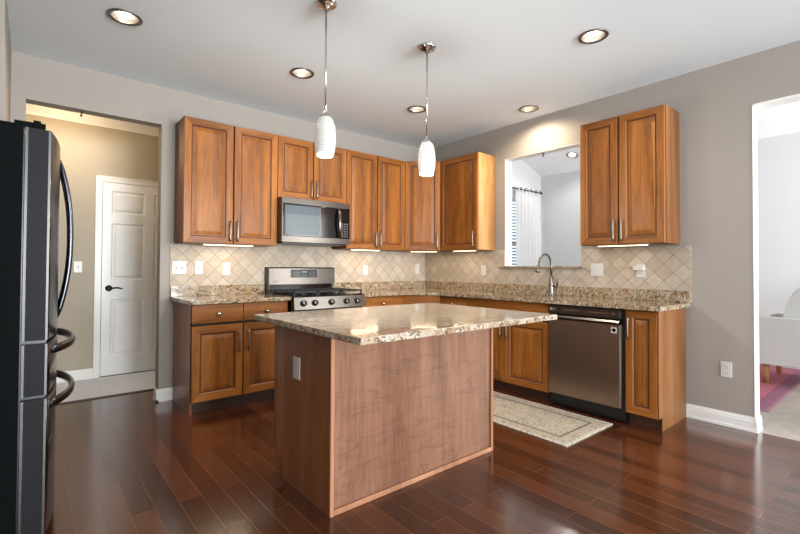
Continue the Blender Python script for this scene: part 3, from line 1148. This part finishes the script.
# right wall run
t = base('base_cabinet', 'base cabinet with one drawer between corner and sink', (0, -.855, 0), -PI / 2, .398)
door_part(t, .004, .394, ZD0, ZD1, -FD, .35, .56, .18)
drawer_part(t, .004, .394, ZR0, ZR1, -FD)
t = base('base_cabinet', 'sink base cabinet with long false front over two doors', (0, -1.256, 0), -PI / 2, .945)
for a, c, hx in ((.003, .472, .472 - .035), (.472, .942, .472 + .035)):
    door_part(t, a + .002, c - .002, ZD0, ZD1, -FD, hx, .585, .13)
drawer_part(t, .005, .940, ZR0, ZR1, -FD, False, 'false_front')
t = base('base_cabinet', 'slim single door base cabinet at the end of the right wall run', (0, -2.842, 0), -PI / 2, .231)
door_part(t, .003, .226, ZD0, .868, -FD, .030, .74, .17, rail=.052)
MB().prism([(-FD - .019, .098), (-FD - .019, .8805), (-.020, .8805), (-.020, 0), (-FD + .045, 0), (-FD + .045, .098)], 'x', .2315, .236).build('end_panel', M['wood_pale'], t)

# ------------------------------------------------------------------ countertops
b = MB()
b.box(-3.103, -2.243, -.637, -.009, CT - CTH, CT, bev=.004)
ctop = b.build('countertop', M['granite'])
tag(ctop, 'granite countertop on the left of the range', 'countertop')
MB().box(-3.103, -2.243, -.030, -.0085, CT + .0003, 1.008, bev=.002).build('backsplash', M['granite'], ctop)
b = MB()
# one L of granite with the sink cut-out and a chamfered inner corner
z0, z1 = CT - CTH, CT
SX0, SX1, SY0, SY1 = -.50, -.13, -1.40, -2.06
outer = [(-1.452, -.009), (-.009, -.009), (-.009, -3.112), (-.637, -3.112), (-.637, -.905), (-.905, -.637), (-1.452, -.637)]
bm = bmesh.new()
ov = [bm.verts.new((x, y, z1)) for x, y in outer]
iv = [bm.verts.new((x, y, z1)) for x, y in ((SX0, SY0), (SX1, SY0), (SX1, SY1), (SX0, SY1))]
es = [bm.edges.new((ov[i], ov[(i + 1) % len(ov)])) for i in range(len(ov))] + [bm.edges.new((iv[i], iv[(i + 1) % 4])) for i in range(4)]
bmesh.ops.triangle_fill(bm, use_beauty=True, edges=es)
for f_ in [f_ for f_ in bm.faces if SX0 < f_.calc_center_median().x < SX1 and SY1 < f_.calc_center_median().y < SY0]:
    bm.faces.remove(f_)
ret = bmesh.ops.extrude_face_region(bm, geom=bm.faces[:])
for v in ret['geom']:
    if isinstance(v, bmesh.types.BMVert): v.co.z = z0
bmesh.ops.recalc_face_normals(bm, faces=bm.faces[:])
b.merge(bm, 0)
ctop = b.build('countertop', M['granite'])
tag(ctop, 'long L-shaped granite countertop around the corner holding the sink', 'countertop')
MB().box(-1.452, -.0085, -.030, -.0085, CT + .0003, 1.008, bev=.002).box(-.030, -.0085, -3.112, -.030, CT + .0003, 1.008, bev=.002).build('backsplash', M['granite'], ctop)
b = MB().box(-.035, WT + .03, PY1 - .05, PY0 + .055, PZ0 + .0005, PZ0 + .022, bev=.004)
o = b.build('granite_sill', M['granite'])
tag(o, 'granite ledge along the bottom of the pass-through', 'ledge')

# sink and faucet
b = MB()
zt = CT - CTH - .001
b.box(SX0 - .02, SX1 + .015, SY1 - .02, SY1 + .008, zt - .19, zt).box(SX0 - .02, SX1 + .015, SY0 - .008, SY0 + .02, zt - .19, zt)
b.box(SX0 - .02, SX0 + .006, SY1, SY0, zt - .19, zt).box(SX1 - .006, SX1 + .015, SY1, SY0, zt - .19, zt).box(SX0, SX1, SY1, SY0, zt - .20, zt - .188)
o = b.build('sink', M['steel'])
tag(o, 'undermount stainless sink basin let into the granite below the pass-through', 'sink')
fx, fy = -.085, -1.925
fa = thing('faucet', 'brushed nickel gooseneck kitchen faucet in front of the pass-through', 'faucet', (fx, fy, CT + .0005))
MB().lathe([(.031, 0), (.031, .006), (.026, .012), (.024, .02), (.024, .105), (.021, .125), (.017, .16), (.013, .20)], (0, 0, 0), 20).build('body', M['nickel'], fa)
pts = [(0, 0, .19), (0, 0, .29)]
for k in range(1, 13):
    a = PI * k / 12 * .93
    pts.append((-.108 + .108 * math.cos(a), 0, .29 + .118 * math.sin(a)))
MB().tube(pts, .0115, 12).build('spout', M['nickel'], fa)
e = Vector(pts[-1]); dd = (Vector(pts[-1]) - Vector(pts[-2])).normalized()
MB().tube([e, e + dd * .025, e + dd * .07, e + dd * .09], [.012, .014, .021, .022], 14).build('spray_head', M['nickel'], fa)
MB().cyl((0, -.02, .095), (0, -.06, .097), .016, 14).tube([(0, -.055, .10), (-.01, -.075, .125), (-.015, -.085, .17)], [.009, .007, .006], 10).build('lever', M['nickel'], fa)

# ------------------------------------------------------------------ range
RX0, RX1 = -2.236, -1.458
RW = RX1 - RX0
rg = thing('gas_range', 'stainless gas range with black grates and five knobs', 'range', (RX0, 0, 0))
MB().box(.003, RW - .003, -.615, -.012, .03, .905).build('body', M['black'], rg)
for x_, y_ in ((.02, -.58), (RW - .06, -.58), (.02, -.08), (RW - .06, -.08)):
    MB().box(x_, x_ + .04, y_, y_ + .04, 0, .03).build('foot', M['black'], rg)
MB().box(.003, RW - .003, -.65, -.10, .905, .918, bev=.004).build('cooktop', M['black_glass'], rg)
# sloping control panel
MB().prism([(-.616, .795), (-.680, .795), (-.664, .905), (-.640, .918), (-.616, .918)], 'x', .001, RW - .001).build('control_panel', M['steel'], rg)
for kx in (.094, .211, .388, .558, .682):
    k_ = MB()
    k_.lathe([(.030, 0), (.030, -.006), (.0285, -.008)], (0, 0, 0), 20, axis='y', slot=1)
    k_.lathe([(.024, -.006), (.023, -.028), (.020, -.031), (.002, -.031)], (0, 0, 0), 20, axis='y')
    k_.box(-.006, .006, -.040, -.028, -.023, .023, slot=1, bev=.003)
    k_.build('knob', [M['steel'], M['black']], rg, (kx, -.673, .851), (-.14, 0, 0))
# oven door and drawer
od = MB().box(.004, RW - .004, -.655, -.616, .27, .785, bev=.006).build('oven_door', M['steel'], rg)
MB().box(.10, RW - .10, -.658, -.654, .36, .66).build('window', M['black_glass'], od)
MB().tube([(.05, -.70, .745), (RW - .05, -.70, .745)], .013, 12).cyl((.09, -.655, .745), (.09, -.70, .745), .009).cyl((RW - .09, -.655, .745), (RW - .09, -.70, .745), .009).build('handle', M['steel'], od)
MB().box(.004, RW - .004, -.650, -.616, .06, .262, bev=.006).build('storage_drawer', M['steel'], rg)
# backguard
bgd = MB()
bgd.prism([(-.012, .905), (-.075, .905), (-.062, 1.000), (-.096, 1.006), (-.088, 1.168), (-.076, 1.180), (-.012, 1.180)], 'x', .012, RW - .004)
bg_ = bgd.build('backguard', M['steel'], rg)
MB().box(.0, .012, -.098, -.012, .905, 1.182, bev=.002).build('end_cap', M['black'], bg_)
MB().prism([(-.0765, .915), (-.0775, .915), (-.0655, .998), (-.0645, .998)], 'x', .03, RW - .03).build('vent_strip', M['black_glass'], bg_)
tilt = -math.atan2(.008, .162)
dp = MB().box(-.150, .150, -.003, .0005, -.042, .042).build('display', M['display_glass'], bg_, (.40, -.0925, 1.115), (tilt, 0, 0))
mk = MB()
for i in range(4):
    mk.box(-.022 + .014 * i, -.014 + .014 * i, -.0036, -.003, .010, .024)
mk.build('clock_digits', M['lcd'], dp)
for x_ in (-.115, .060):
    mk = MB()
    for i in range(4):
        for j in range(3):
            mk.box(x_ + .018 * i, x_ + .008 + .018 * i, -.0036, -.003, -.026 + .019 * j, -.021 + .019 * j)
    mk.build('keypad_marks', M['marks'], dp)
mk = MB()
for i in range(3):
    mk.box(-.03 + .022 * i, -.02 + .022 * i, -.0036, -.003, -.022, -.018)
mk.build('menu_marks', M['marks'], dp)
text('LG', .022, .0004, M['marks'], 'logo', bg_, (.085, -.0975, 1.035), (PI / 2 + tilt, 0, 0))
MB().lathe([(.010, 0), (.010, -.001)], (.062, -.0957, 1.035), 16, axis='y').build('logo_disc', M['marks'], bg_)
# burners and grates
for bx, by, br_ in ((.17, -.50, .045), (.17, -.22, .036), (RW / 2, -.36, .05), (RW - .17, -.50, .04), (RW - .17, -.22, .036)):
    MB().lathe([(br_, .918), (br_, .926), (br_ * .75, .928), (br_ * .75, .936), (.002, .937)], (bx, by, 0), 20).build('burner', M['iron'], rg)
for k in range(3):
    g = MB()
    gx0, gx1 = .012 + k * (RW - .024) / 3 + .002, .012 + (k + 1) * (RW - .024) / 3 - .002
    y0, y1, zz0, zz1 = -.635, -.115, .944, .958
    g.box(gx0, gx1, y0, y0 + .012, zz0, zz1).box(gx0, gx1, y1 - .012, y1, zz0, zz1).box(gx0, gx0 + .012, y0, y1, zz0, zz1).box(gx1 - .012, gx1, y0, y1, zz0, zz1)
    mx_ = (gx0 + gx1) / 2
    g.box(mx_ - .006, mx_ + .006, y0, y1, zz0, zz1)
    for yy in (-.51, -.375, -.24):
        g.box(gx0, gx1, yy - .006, yy + .006, zz0, zz1)
    for px in (gx0, gx1 - .012):
        for py in (y0, y1 - .012):
            g.box(px, px + .012, py, py + .012, .918, zz0)
    g.build('grate', M['iron'], rg)

# ------------------------------------------------------------------ microwave
mw = thing('microwave', 'stainless over-the-range microwave with curved bar handle', 'microwave', (-2.240, 0, 0))
MW, MZ0, MZ1, MYF = .762, 1.425, 1.850, -.385
MB().box(0, MW, MYF, -.010, MZ0, MZ1).build('body', M['black'], mw)
MB().box(.03, MW - .03, MYF + .02, -.03, MZ0 - .012, MZ0).build('vent_grille', M['black'], mw)
MB().box(0, .006, MYF - .030, MYF, MZ0, MZ1).box(MW - .006, MW, MYF - .03, MYF, MZ0, MZ1).box(.006, MW - .006, MYF - .030, MYF, MZ1 - .055, MZ1).box(.006, MW - .006, MYF - .030, MYF, MZ0, MZ0 + .055).build('front_frame', M['steel'], mw)
md_ = MB().box(.006, .632, MYF - .028, MYF, MZ0 + .056, MZ1 - .056, bev=.003).build('door', M['black_glass'], mw)
MB().box(.030, .405, MYF - .031, MYF - .0275, MZ0 + .075, MZ1 - .072).build('window', M['blue_glass'], md_)
MB().box(.400, .412, MYF - .032, MYF - .0275, MZ0 + .075, MZ1 - .072).build('window_edge', M['steel'], md_)
hp = [(.622, MYF - .028, MZ1 - .065), (.620, MYF - .055, MZ1 - .09), (.618, MYF - .072, (MZ0 + MZ1) / 2 + .06), (.618, MYF - .074, (MZ0 + MZ1) / 2 - .04), (.620, MYF - .055, MZ0 + .085), (.622, MYF - .028, MZ0 + .062)]
MB().tube(hp, .014, 12, flat=(1.25, .7)).build('handle', M['steel'], md_)
cpn = MB().box(.640, MW - .007, MYF - .027, MYF, MZ0 + .056, MZ1 - .056).build('control_panel', M['black_glass'], mw)
mk = MB()
for i in range(3):
    for j in range(6):
        mk.box(.664 + .030 * i, .678 + .030 * i, MYF - .0276, MYF - .027, MZ0 + .075 + .026 * j, MZ0 + .083 + .026 * j)
mk.build('keypad_marks', M['marks'], cpn)
text('LG', .018, .0004, M['marks'], 'logo', mw, (.055, MYF - .0304, MZ0 + .028), (PI / 2, 0, 0))
MB().lathe([(.009, 0), (.009, -.001)], (.036, MYF - .030, MZ0 + .028), 16, axis='y').build('logo_disc', M['marks'], mw)

# ------------------------------------------------------------------ dishwasher (local x = 0..w, front to -y, turned to face -x)
dw_ = thing('dishwasher', 'stainless dishwasher with dark control strip beside the slim cabinet', 'dishwasher', (0, -2.204, 0), -PI / 2)
DWW = .634
MB().box(.004, DWW, -FD - .01, -.04, .012, .878).build('tub', M['black'], dw_)
MB().box(.004, DWW, -.53, -.51, 0, .10).build('kick_plate', M['black'], dw_)
dd_ = MB().box(.008, DWW - .020, -FD - .048, -FD - .011, .118, .775, bev=.004).build('door', M['steel_dark'], dw_)
MB().prism([(-FD - .011, .752), (-FD - .062, .752), (-FD - .066, .770), (-FD - .060, .786), (-FD - .011, .790)], 'x', .008, DWW - .020).build('handle', M['steel'], dd_)
cs = MB().box(.008, DWW - .020, -FD - .046, -FD - .011, .800, .866, bev=.003).build('control_panel', plain('dark_steel_strip', (84, 74, 66), .3, .8), dw_)
amber = plain('amber_marks', (150, 112, 80), .5)
mk = MB()
for i in range(7):
    mk.box(.14 + .022 * i, .153 + .022 * i, -FD - .0468, -FD - .046, .832, .837)
mk.build('cycle_marks', amber, cs)
mk = MB()
for i in range(9):
    mk.box(.36 + .018 * i, .371 + .018 * i, -FD - .0468, -FD - .046, .832, .837)
mk.build('option_marks', amber, cs)
MB().box(.555, .567, -FD - .0468, -FD - .046, .829, .841).build('start_mark', amber, cs)
text('LG', .026, .0004, M['marks'], 'logo', cs, (.060, -FD - .0466, .836), (PI / 2, 0, 0))
MB().lathe([(.011, 0), (.011, -.001)], (.032, -FD - .0462, .836), 16, axis='y').build('logo_disc', M['marks'], cs)
st = MB().box(.548, .590, -FD - .0492, -FD - .048, .688, .732).build('sticker', M['plastic'], dd_)
MB().lathe([(.015, -.0014), (.015, -.0004), (.010, -.0004), (.010, -.0014)], (.569, -FD - .0492, .710), 20, axis='y').box(.565, .579, -FD - .0504, -FD - .0492, .7085, .7115).build('sticker_print', M['black'], st)

# ------------------------------------------------------------------ island
IX0, IX1, IY0, IY1 = -2.954, -1.737, -2.497, -1.873
isl = thing('kitchen_island', 'wooden kitchen island with panelled front in the middle of the room', 'island', ((IX0 + IX1) / 2, (IY0 + IY1) / 2, 0))
ox, oy = isl.location.x, isl.location.y
def L(x0, x1, y0, y1): return (x0 - ox, x1 - ox, y0 - oy, y1 - oy)
MB().box(*L(IX0 + .021, IX1 - .021, IY0 + .014, IY1 - .02), .11, .8825).build('carcass', M['gap'], isl)
for nm, xa_, xb_ in (('side_panel', IX0, IX0 + .02), ('side_panel', IX1 - .02, IX1)):
    MB().prism([(IY0 - oy, 0), (IY0 - oy, .8835), (IY1 - oy, .8835), (IY1 - oy, .112), (IY1 - .12 - oy, .112), (IY1 - .12 - oy, 0)], 'x', xa_ - ox, xb_ - ox).build(nm, M['wood_isl_side'], isl)
MB().box(*L(IX0 + .0205, IX1 - .0205, IY0 + .002, IY0 + .013), .0, .8835).build('front_panel', M['wood_dark'], isl)
for xa_, xb_ in ((IX0 + .0, IX0 + .020), (IX1 - .020, IX1)):
    MB().box(*L(xa_, xb_, IY0 - .012, IY0 - .0005), 0, .8835, bev=.002).build('corner_trim', M['wood_trim'], isl)
MB().box(*L(IX0 + .0205, IX1 - .0205, IY0 - .012, IY0 + .0015), 0, .028, bev=.004).build('bottom_trim', M['wood_trim'], isl)
MB().box(*L(IX0 + .021, IX1 - .021, IY1 - .13, IY1 - .12), 0, .11).build('toe_kick', M['toe'], isl)
# doors on the range side
m_ = 3
wd = (IX1 - IX0) / m_
for k in range(m_):
    m = MB(); raised_door(m, .003, wd - .003, ZD0 + .02, ZD1, 0)
    d = m.build('door', WM, isl, (IX1 - k * wd - ox, IY1 - .02 - oy, 0), (0, 0, PI))
    pull(d, wd - .05, .56, -.02)
    d = MB().box(.003, wd - .003, -.02, 0, ZR0, ZR1, bev=.003).build('drawer', [M['wood_h']], isl, (IX1 - k * wd - ox, IY1 - .02 - oy, 0), (0, 0, PI))
    knob(d, wd / 2, .797, -.02)
TX0, TX1, TY0, TY1 = -3.082, -1.679, -2.932, -1.870
o = MB().box(TX0, TX1, TY0, TY1, .884, CT, bev=.004).build('island_countertop', M['granite_isl'])
tag(o, 'large pale granite slab topping the kitchen island', 'countertop')

# ------------------------------------------------------------------ refrigerator
FXB, FXD = -4.086, -3.998     # body front, near edge of the doors
FRY0, FRY1, FT = -1.97, -1.06, 1.752
fr = thing('refrigerator', 'tall black stainless french-door refrigerator at the left edge', 'refrigerator', (FXB, FRY0, 0))
FW = FRY1 - FRY0
MB().box(-.68, 0, 0, FW, .03, FT + .012, bev=.004).build('body', M['black_side'], fr)
MB().box(-.66, -.05, .03, FW - .03, 0, .03).build('base', M['black'], fr)
def bow(y):      # how far the door front stands out at a place across the width
    u = y / FW
    return .088 + .048 * (1 - (2 * u - 1) ** 2)
def fridge_front(name, y0, y1, z0, z1):
    pts = []
    nseg = 14
    for k in range(nseg + 1):
        y = y0 + (y1 - y0) * k / nseg
        pts.append((bow(y), y))
    outline = [(.006, y0)] + [(.0065, y0)] * 0 + pts + [(.006, y1)]
    m = MB()
    b = bmesh.new()
    A = [b.verts.new((x, y, z0)) for x, y in outline]
    B = [b.verts.new((x, y, z1)) for x, y in outline]
    n_ = len(outline)
    b.faces.new(A); b.faces.new(B[::-1])
    for i in range(n_):
        f_ = b.faces.new((A[i], A[(i + 1) % n_], B[(i + 1) % n_], B[i]))
        f_.smooth = 0 < i < n_ - 2
    for f_ in b.faces:
        f_.normal_update()
        if f_.calc_center_median().y < y0 + 1e-4 or abs(f_.normal.z) > .9: f_.material_index = 1
    bmesh.ops.recalc_face_normals(b, faces=b.faces[:])
    mp_ = {v: m.bm.verts.new(v.co) for v in b.verts}
    for f_ in b.faces:
        nf_ = m.bm.faces.new([mp_[v] for v in f_.verts])
        nf_.material_index, nf_.smooth = f_.material_index, f_.smooth
    b.free()
    d = m.build(name, [M['steel_fridge'], M['door_edge']], fr)
    return d
ZG1, ZG2 = .868, .640
dl = fridge_front('door', 0.0, FW / 2 - .003, ZG1 + .008, FT)
dr_ = fridge_front('door', FW / 2 + .003, FW, ZG1 + .008, FT)
d1 = fridge_front('drawer', 0.0, FW, ZG2 + .008, ZG1 - .008)
d2 = fridge_front('freezer_drawer', 0.0, FW, .06, ZG2 - .008)
for p_, z0, z1 in ((dl, ZG1 + .008, FT), (d1, ZG2 + .008, ZG1 - .008), (d2, .06, ZG2 - .008)):
    MB().box(.006, .015, -.0035, .0, z0, z1).box(.0805, .0885, -.0035, .002, z0, z1).build('edge_strip', M['bright_edge'], p_)
MB().box(.0, .085, .02, FW - .02, ZG1 - .008, ZG1 + .008).box(.0, .085, .02, FW - .02, ZG2 - .008, ZG2 + .008).box(-.0, .004, .01, FW - .01, .06, FT).build('gasket', M['black'], fr)
MB().box(-.03, .07, .006, .07, FT + .001, FT + .026, bev=.003).box(.03, .055, .0, .05, FT + .001, FT + .034, bev=.003).build('hinge_cover', M['black_side'], fr)
MB().box(-.03, .07, FW - .07, FW - .006, FT + .001, FT + .026, bev=.003).build('hinge_cover', M['black_side'], fr)
def arc_handle_v(parent, y, z0, z1, out):
    pts = []
    for k in range(17):
        u = k / 16
        z = z0 + (z1 - z0) * u
        x = bow(y) - .004 + (out + .004) * (1 - abs(2 * u - 1) ** 2.2)
        pts.append((x, y, z))
    m = MB().tube(pts, [.010] + [.0145] * 15 + [.010], 12, flat=(1.0, .8))
    return m.build('handle', M['handle_dark'], parent)
arc_handle_v(dl, FW / 2 - .045, .93, 1.71, .047)
arc_handle_v(dr_, FW / 2 + .045, .93, 1.71, .047)
def arc_handle_h(parent, z):
    pts = []
    for k in range(21):
        u = k / 20
        y = .07 + (FW - .14) * u
        x = bow(y) - .004 + .066 * (1 - abs(2 * u - 1) ** 2.4)
        pts.append((x, y, z))
    return MB().tube(pts, [.011] + [.0165] * 19 + [.011], 12, flat=(.75, 1.25)).build('handle', M['handle_dark'], parent)
arc_handle_h(d1, .822)
arc_handle_h(d2, .590)

# ------------------------------------------------------------------ pendants
def pendant(x, y, label):
    t = thing('pendant_lamp', label, 'pendant lamp', (x, y, H), 0, 'pendant lamps over the island')
    MB().lathe([(.066, -.0005), (.066, -.006), (.060, -.016), (.044, -.026), (.020, -.031), (.012, -.040), (.004, -.042)], seg=28).build('canopy', M['chrome'], t)
    MB().cyl((0, 0, -.04), (0, 0, -.665), .0055, 10).build('rod', M['chrome'], t)
    MB().lathe([(.006, -.652), (.013, -.660), (.026, -.672), (.035, -.690), (.036, -.700)], seg=24).build('cap', M['chrome'], t)
    prof_ = [(.034, -.692), (.046, -.705), (.056, -.740), (.0625, -.785), (.064, -.825), (.061, -.870), (.053, -.910), (.046, -.924)]
    inner = [(r - .004, z_) for r, z_ in prof_[::-1]]
    MB().lathe(prof_ + inner, seg=32, close=False).build('glass_shade', M['shade'], t)
    MB().lathe([(.004, -.70), (.014, -.72), (.016, -.76), (.026, -.80), (.028, -.83), (.018, -.856), (.003, -.865)], seg=16).build('bulb', M['bulb'], t)
    l = bpy.data.lights.new('pendant_glow', 'POINT')
    l.energy = 19; l.color = (1, .97, .93); l.shadow_soft_size = .05
    lo = bpy.data.objects.new('pendant_glow', l); C.objects.link(lo); lo.location = (0, 0, -.98); lo.parent = t
    return t
pendant(-2.718, -2.028, 'left pendant lamp with frosted white glass shade over the island')
pendant(-1.893, -2.035, 'right pendant lamp with frosted white glass shade over the island')

# ------------------------------------------------------------------ recessed lights
def downlight(x, y, z, label, power=13, rot=(0, 0, 0), group='recessed ceiling lights', col=(1, .93, .83)):
    t = thing('recessed_light', label, 'ceiling light', (x, y, z), 0, group)
    t.rotation_euler = rot
    MB().lathe([(.074, 0), (.096, -.001), (.098, -.006), (.092, -.009), (.078, -.008), (.074, -.004), (.074, 0)], seg=36, close=False).build('trim_ring', M['nickel'], t)
    MB().lathe([(.076, -.005), (.070, .030), (.060, .062), (.052, .070), (.055, .074), (.066, .070), (.079, .030), (.0795, -.001)], seg=32, close=False).build('baffle', plain('satin_grey_baffle', (150, 144, 138), .35, .7), t)
    MB().lathe([(.058, .060), (.056, .050), (.045, .040), (.025, .034), (.002, .032)], seg=28).build('lamp', M['bulb'], t)
    l = bpy.data.lights.new('downlight_beam', 'SPOT')
    l.energy = power; l.color = col; l.spot_size = math.radians(164); l.spot_blend = .8; l.shadow_soft_size = .05
    lo = bpy.data.objects.new('downlight_beam', l); C.objects.link(lo); lo.location = (0, 0, -.012); lo.parent = t
    return t
LAB = ['recessed ceiling light nearest the doorway and refrigerator',
       'recessed ceiling light left of the nearer pendant, above the microwave wall',
       'recessed ceiling light just left of the farther pendant rod',
       'recessed ceiling light close to the right wall above the sink',
       'recessed ceiling light in front of the right-hand wall cabinet, large and near']
for (x, y), lb in zip(LIGHTS, LAB):
    sink_one = 'sink' in lb
    downlight(x, y, H, lb, 55 if sink_one else 26, col=(1, .84, .64) if sink_one else (1, .93, .83))
downlight(FLX, FLY, zc(FLX), 'recessed light in the sloped white ceiling seen through the pass-through', 32, (0, math.atan(.36), 0), 'family room ceiling lights', (1, .97, .92))

# ------------------------------------------------------------------ under-cabinet lights
def undercab(loc, rz, Lx, label, power=1.3):
    t = thing('under_cabinet_light', label, 'strip light', loc, rz, 'under-cabinet lights')
    MB().box(-Lx / 2, Lx / 2, -.02, .02, -.006, -.0005).build('housing', M['plastic'], t)
    MB().box(-Lx / 2 + .01, Lx / 2 - .01, -.016, .016, -.010, -.0065).build('diffuser', M['undercab'], t)
    l = bpy.data.lights.new('strip_glow', 'AREA')
    l.shape = 'RECTANGLE'; l.size, l.size_y = Lx * .9, .03; l.energy = power; l.color = (1, .82, .58)
    lo = bpy.data.objects.new('strip_glow', l); C.objects.link(lo); lo.location = (0, 0, -.013); lo.parent = t
undercab((-2.66, -.20, UB), 0, .46, 'lit strip under the wall cabinet left of the microwave')
undercab((-1.12, -.20, UB), 0, .40, 'lit strip under the wall cabinet right of the microwave')
undercab((-.33, -.33, UB), -PI / 4, .34, 'lit strip under the diagonal corner cabinet', 1.0)
undercab((-.20, -.88, UB), -PI / 2, .34, 'lit strip under the single cabinet by the pass-through', 1.0)
undercab((-.20, -2.66, UB), -PI / 2, .42, 'white strip under the wall cabinet right of the pass-through', .25)

# ------------------------------------------------------------------ outlets and switches (local: plate in xz, front to -y)
def plate(name, label, loc, rz, w_=.072, hh=.116, kind='outlet', gang=1, cat='outlet', group='wall plates'):
    t = thing(name, label, cat, loc, rz, group)
    MB().box(-w_ / 2, w_ / 2, -.006, -.0005, -hh / 2, hh / 2, bev=.002).build('cover_plate', M['plastic'], t)
    for g in range(gang):
        cx_ = (g - (gang - 1) / 2) * .046
        if kind == 'outlet':
            for zz in (.024, -.024):
                r_ = MB().box(cx_ - .017, cx_ + .017, -.0085, -.006, zz - .015, zz + .015, bev=.001).build('receptacle', M['plastic'], t)
                MB().box(cx_ - .009, cx_ - .006, -.0089, -.0085, zz - .004, zz + .007).box(cx_ + .006, cx_ + .009, -.0089, -.0085, zz - .004, zz + .007).build('slots', M['plastic_slot'], r_)
        elif kind == 'toggle':
            MB().box(cx_ - .005, cx_ + .005, -.0065, -.006, -.012, .012).build('slot', M['plastic_slot'], t)
            MB().prism([(-.006, -.004), (-.016, .004), (-.016, .009), (-.006, .006)], 'x', cx_ - .004, cx_ + .004).build('toggle', M['plastic'], t)
        else:
            MB().box(cx_ - .016, cx_ + .016, -.009, -.006, -.033, .033, bev=.001).build('rocker', M['plastic'], t)
    return t
TA = -.0082
plate('light_switch', 'double toggle switch plate at the left end of the tiles', (-3.033, TA, 1.172), 0, .116, .116, 'toggle', 2, 'switch')
plate('light_switch', 'single toggle switch plate right of the double switch', (-2.867, TA, 1.172), 0, .070, .116, 'toggle', 1, 'switch')
plate('wall_outlet', 'white outlet on the tiles between switches and range', (-2.618, TA, 1.163), 0)
plate('wall_outlet', 'white outlet on the tiles just right of the range', (-.989, TA, 1.150), 0)
plate('wall_outlet', 'white outlet on the back tiles near the corner', (-.150, TA, 1.165), 0)
plate('wall_outlet', 'white outlet on the right wall tiles under the single cabinet', (TA, -1.005, 1.155), -PI / 2)
plate('light_switch', 'double rocker switch plate on tiles right of the pass-through', (TA, -2.35, 1.172), -PI / 2, .116, .116, 'rocker', 2, 'switch')
t = plate('wall_outlet', 'outlet with a white plug-in adapter near the end of the tiles', (TA, -2.735, 1.166), -PI / 2)
MB().box(-.055, .035, -.036, -.0095, .004, .040, bev=.004).build('adapter', M['plastic'], t)
plate('wall_outlet', 'white outlet low on the taupe wall by the family room opening', (-.0005, -3.341, .425), -PI / 2)
plate('light_switch', 'white switch plate on the hallway wall beside the door', (-3.684, HY - .0005, 1.172), 0, .072, .116, 'toggle', 1, 'switch')
plate('wall_outlet', 'tall white outlet plate on the island side panel', (IX0 - .0005, -2.160, .645), -PI / 2, .075, .118)

# small dark hooks under the two headers
for nm, lb, x, y, z in (('header_hook', 'small dark hook under the doorway header', -3.76, .09, OAT), ('header_hook', 'small dark hook under the top of the pass-through', .075, -1.736, PZ1 - .006)):
    t = MB().lathe([(.014, -.0005), (.014, -.004), (.005, -.007), (.004, -.02), (.009, -.026), (.009, -.032), (.002, -.036)], (0, 0, 0), 14).build(nm, M['bronze'], None, (x, y, z))
    tag(t, lb, 'hook')

# ------------------------------------------------------------------ rugs
def rug(name, label, x0, x1, y0, y1, mat):
    o = MB().box(-(x1 - x0) / 2, (x1 - x0) / 2, -(y1 - y0) / 2, (y1 - y0) / 2, .0005, .009, bev=.003).build(name, mat, None, ((x0 + x1) / 2, (y0 + y1) / 2, 0))
    return tag(o, label, 'rug')
rug('kitchen_rug', 'beige faded oriental runner on the floor before the sink', -1.318, -.650, -2.785, -1.15,
    rug_mat('faded_beige_rug', .668, 1.635, (188, 176, 156), (88, 83, 78), (186, 174, 155), (206, 196, 178)))
rug('area_rug', 'rose and purple oriental rug beneath the armchair', .66, 2.9, -3.47, -1.3,
    rug_mat('rose_oriental_rug', 2.24, 2.17, (164, 98, 108), (134, 78, 96), (132, 92, 110), (150, 116, 128)))

# ------------------------------------------------------------------ armchair in the family room (faces +y)
ac = thing('armchair', 'pale grey woven armchair with light wooden legs beyond the right opening', 'armchair', (1.76, -3.165, 0))
def arm_outline():
    return [(0, .205), (0, .640), (-.010, .668), (-.035, .686), (-.08, .690), (-.66, .690), (-.71, .670), (-.73, .62), (-.72, .205)]
for x0 in (0, .64):
    m = MB(); m.prism(arm_outline(), 'x', x0, x0 + .13, bev=.012)
    m.build('arm', M['fabric'], ac)
m = MB(); m.prism([(-0.230, .345), (-0.192, .66), (-0.205, .74), (-0.227, .82), (-0.255, .90), (-0.290, .965), (-0.340, 1.01), (-0.460, 1.03), (-0.560, 1.03), (-0.640, .99), (-0.690, .90), (-0.720, .70), (-0.715, .345)], 'x', .132, .638, bev=.014)
m.build('backrest', M['fabric'], ac)
MB().box(.131, .639, -.70, -.02, .21, .34, bev=.015).build('seat_frame', M['fabric'], ac)
MB().box(.133, .637, -.18, -.005, .342, .47, bev=.04, seg=4).build('seat_cushion', M['fabric'], ac)
for lx, ly, z0 in ((.07, -.07, .0095), (.70, -.07, .0095), (.07, -.64, .0005), (.70, -.64, .0005)):
    MB().lathe([(.022, z0), (.036, .204)], (lx, ly, 0), 16).build('leg', M['chair_leg'], ac)

# lamp light of the hallway
l = bpy.data.lights.new('hallway_lamp', 'POINT')
l.energy = 17; l.color = (1, .74, .46); l.shadow_soft_size = .12
lo = bpy.data.objects.new('hallway_lamp', l); C.objects.link(lo); lo.location = (-3.85, .80, 2.45)
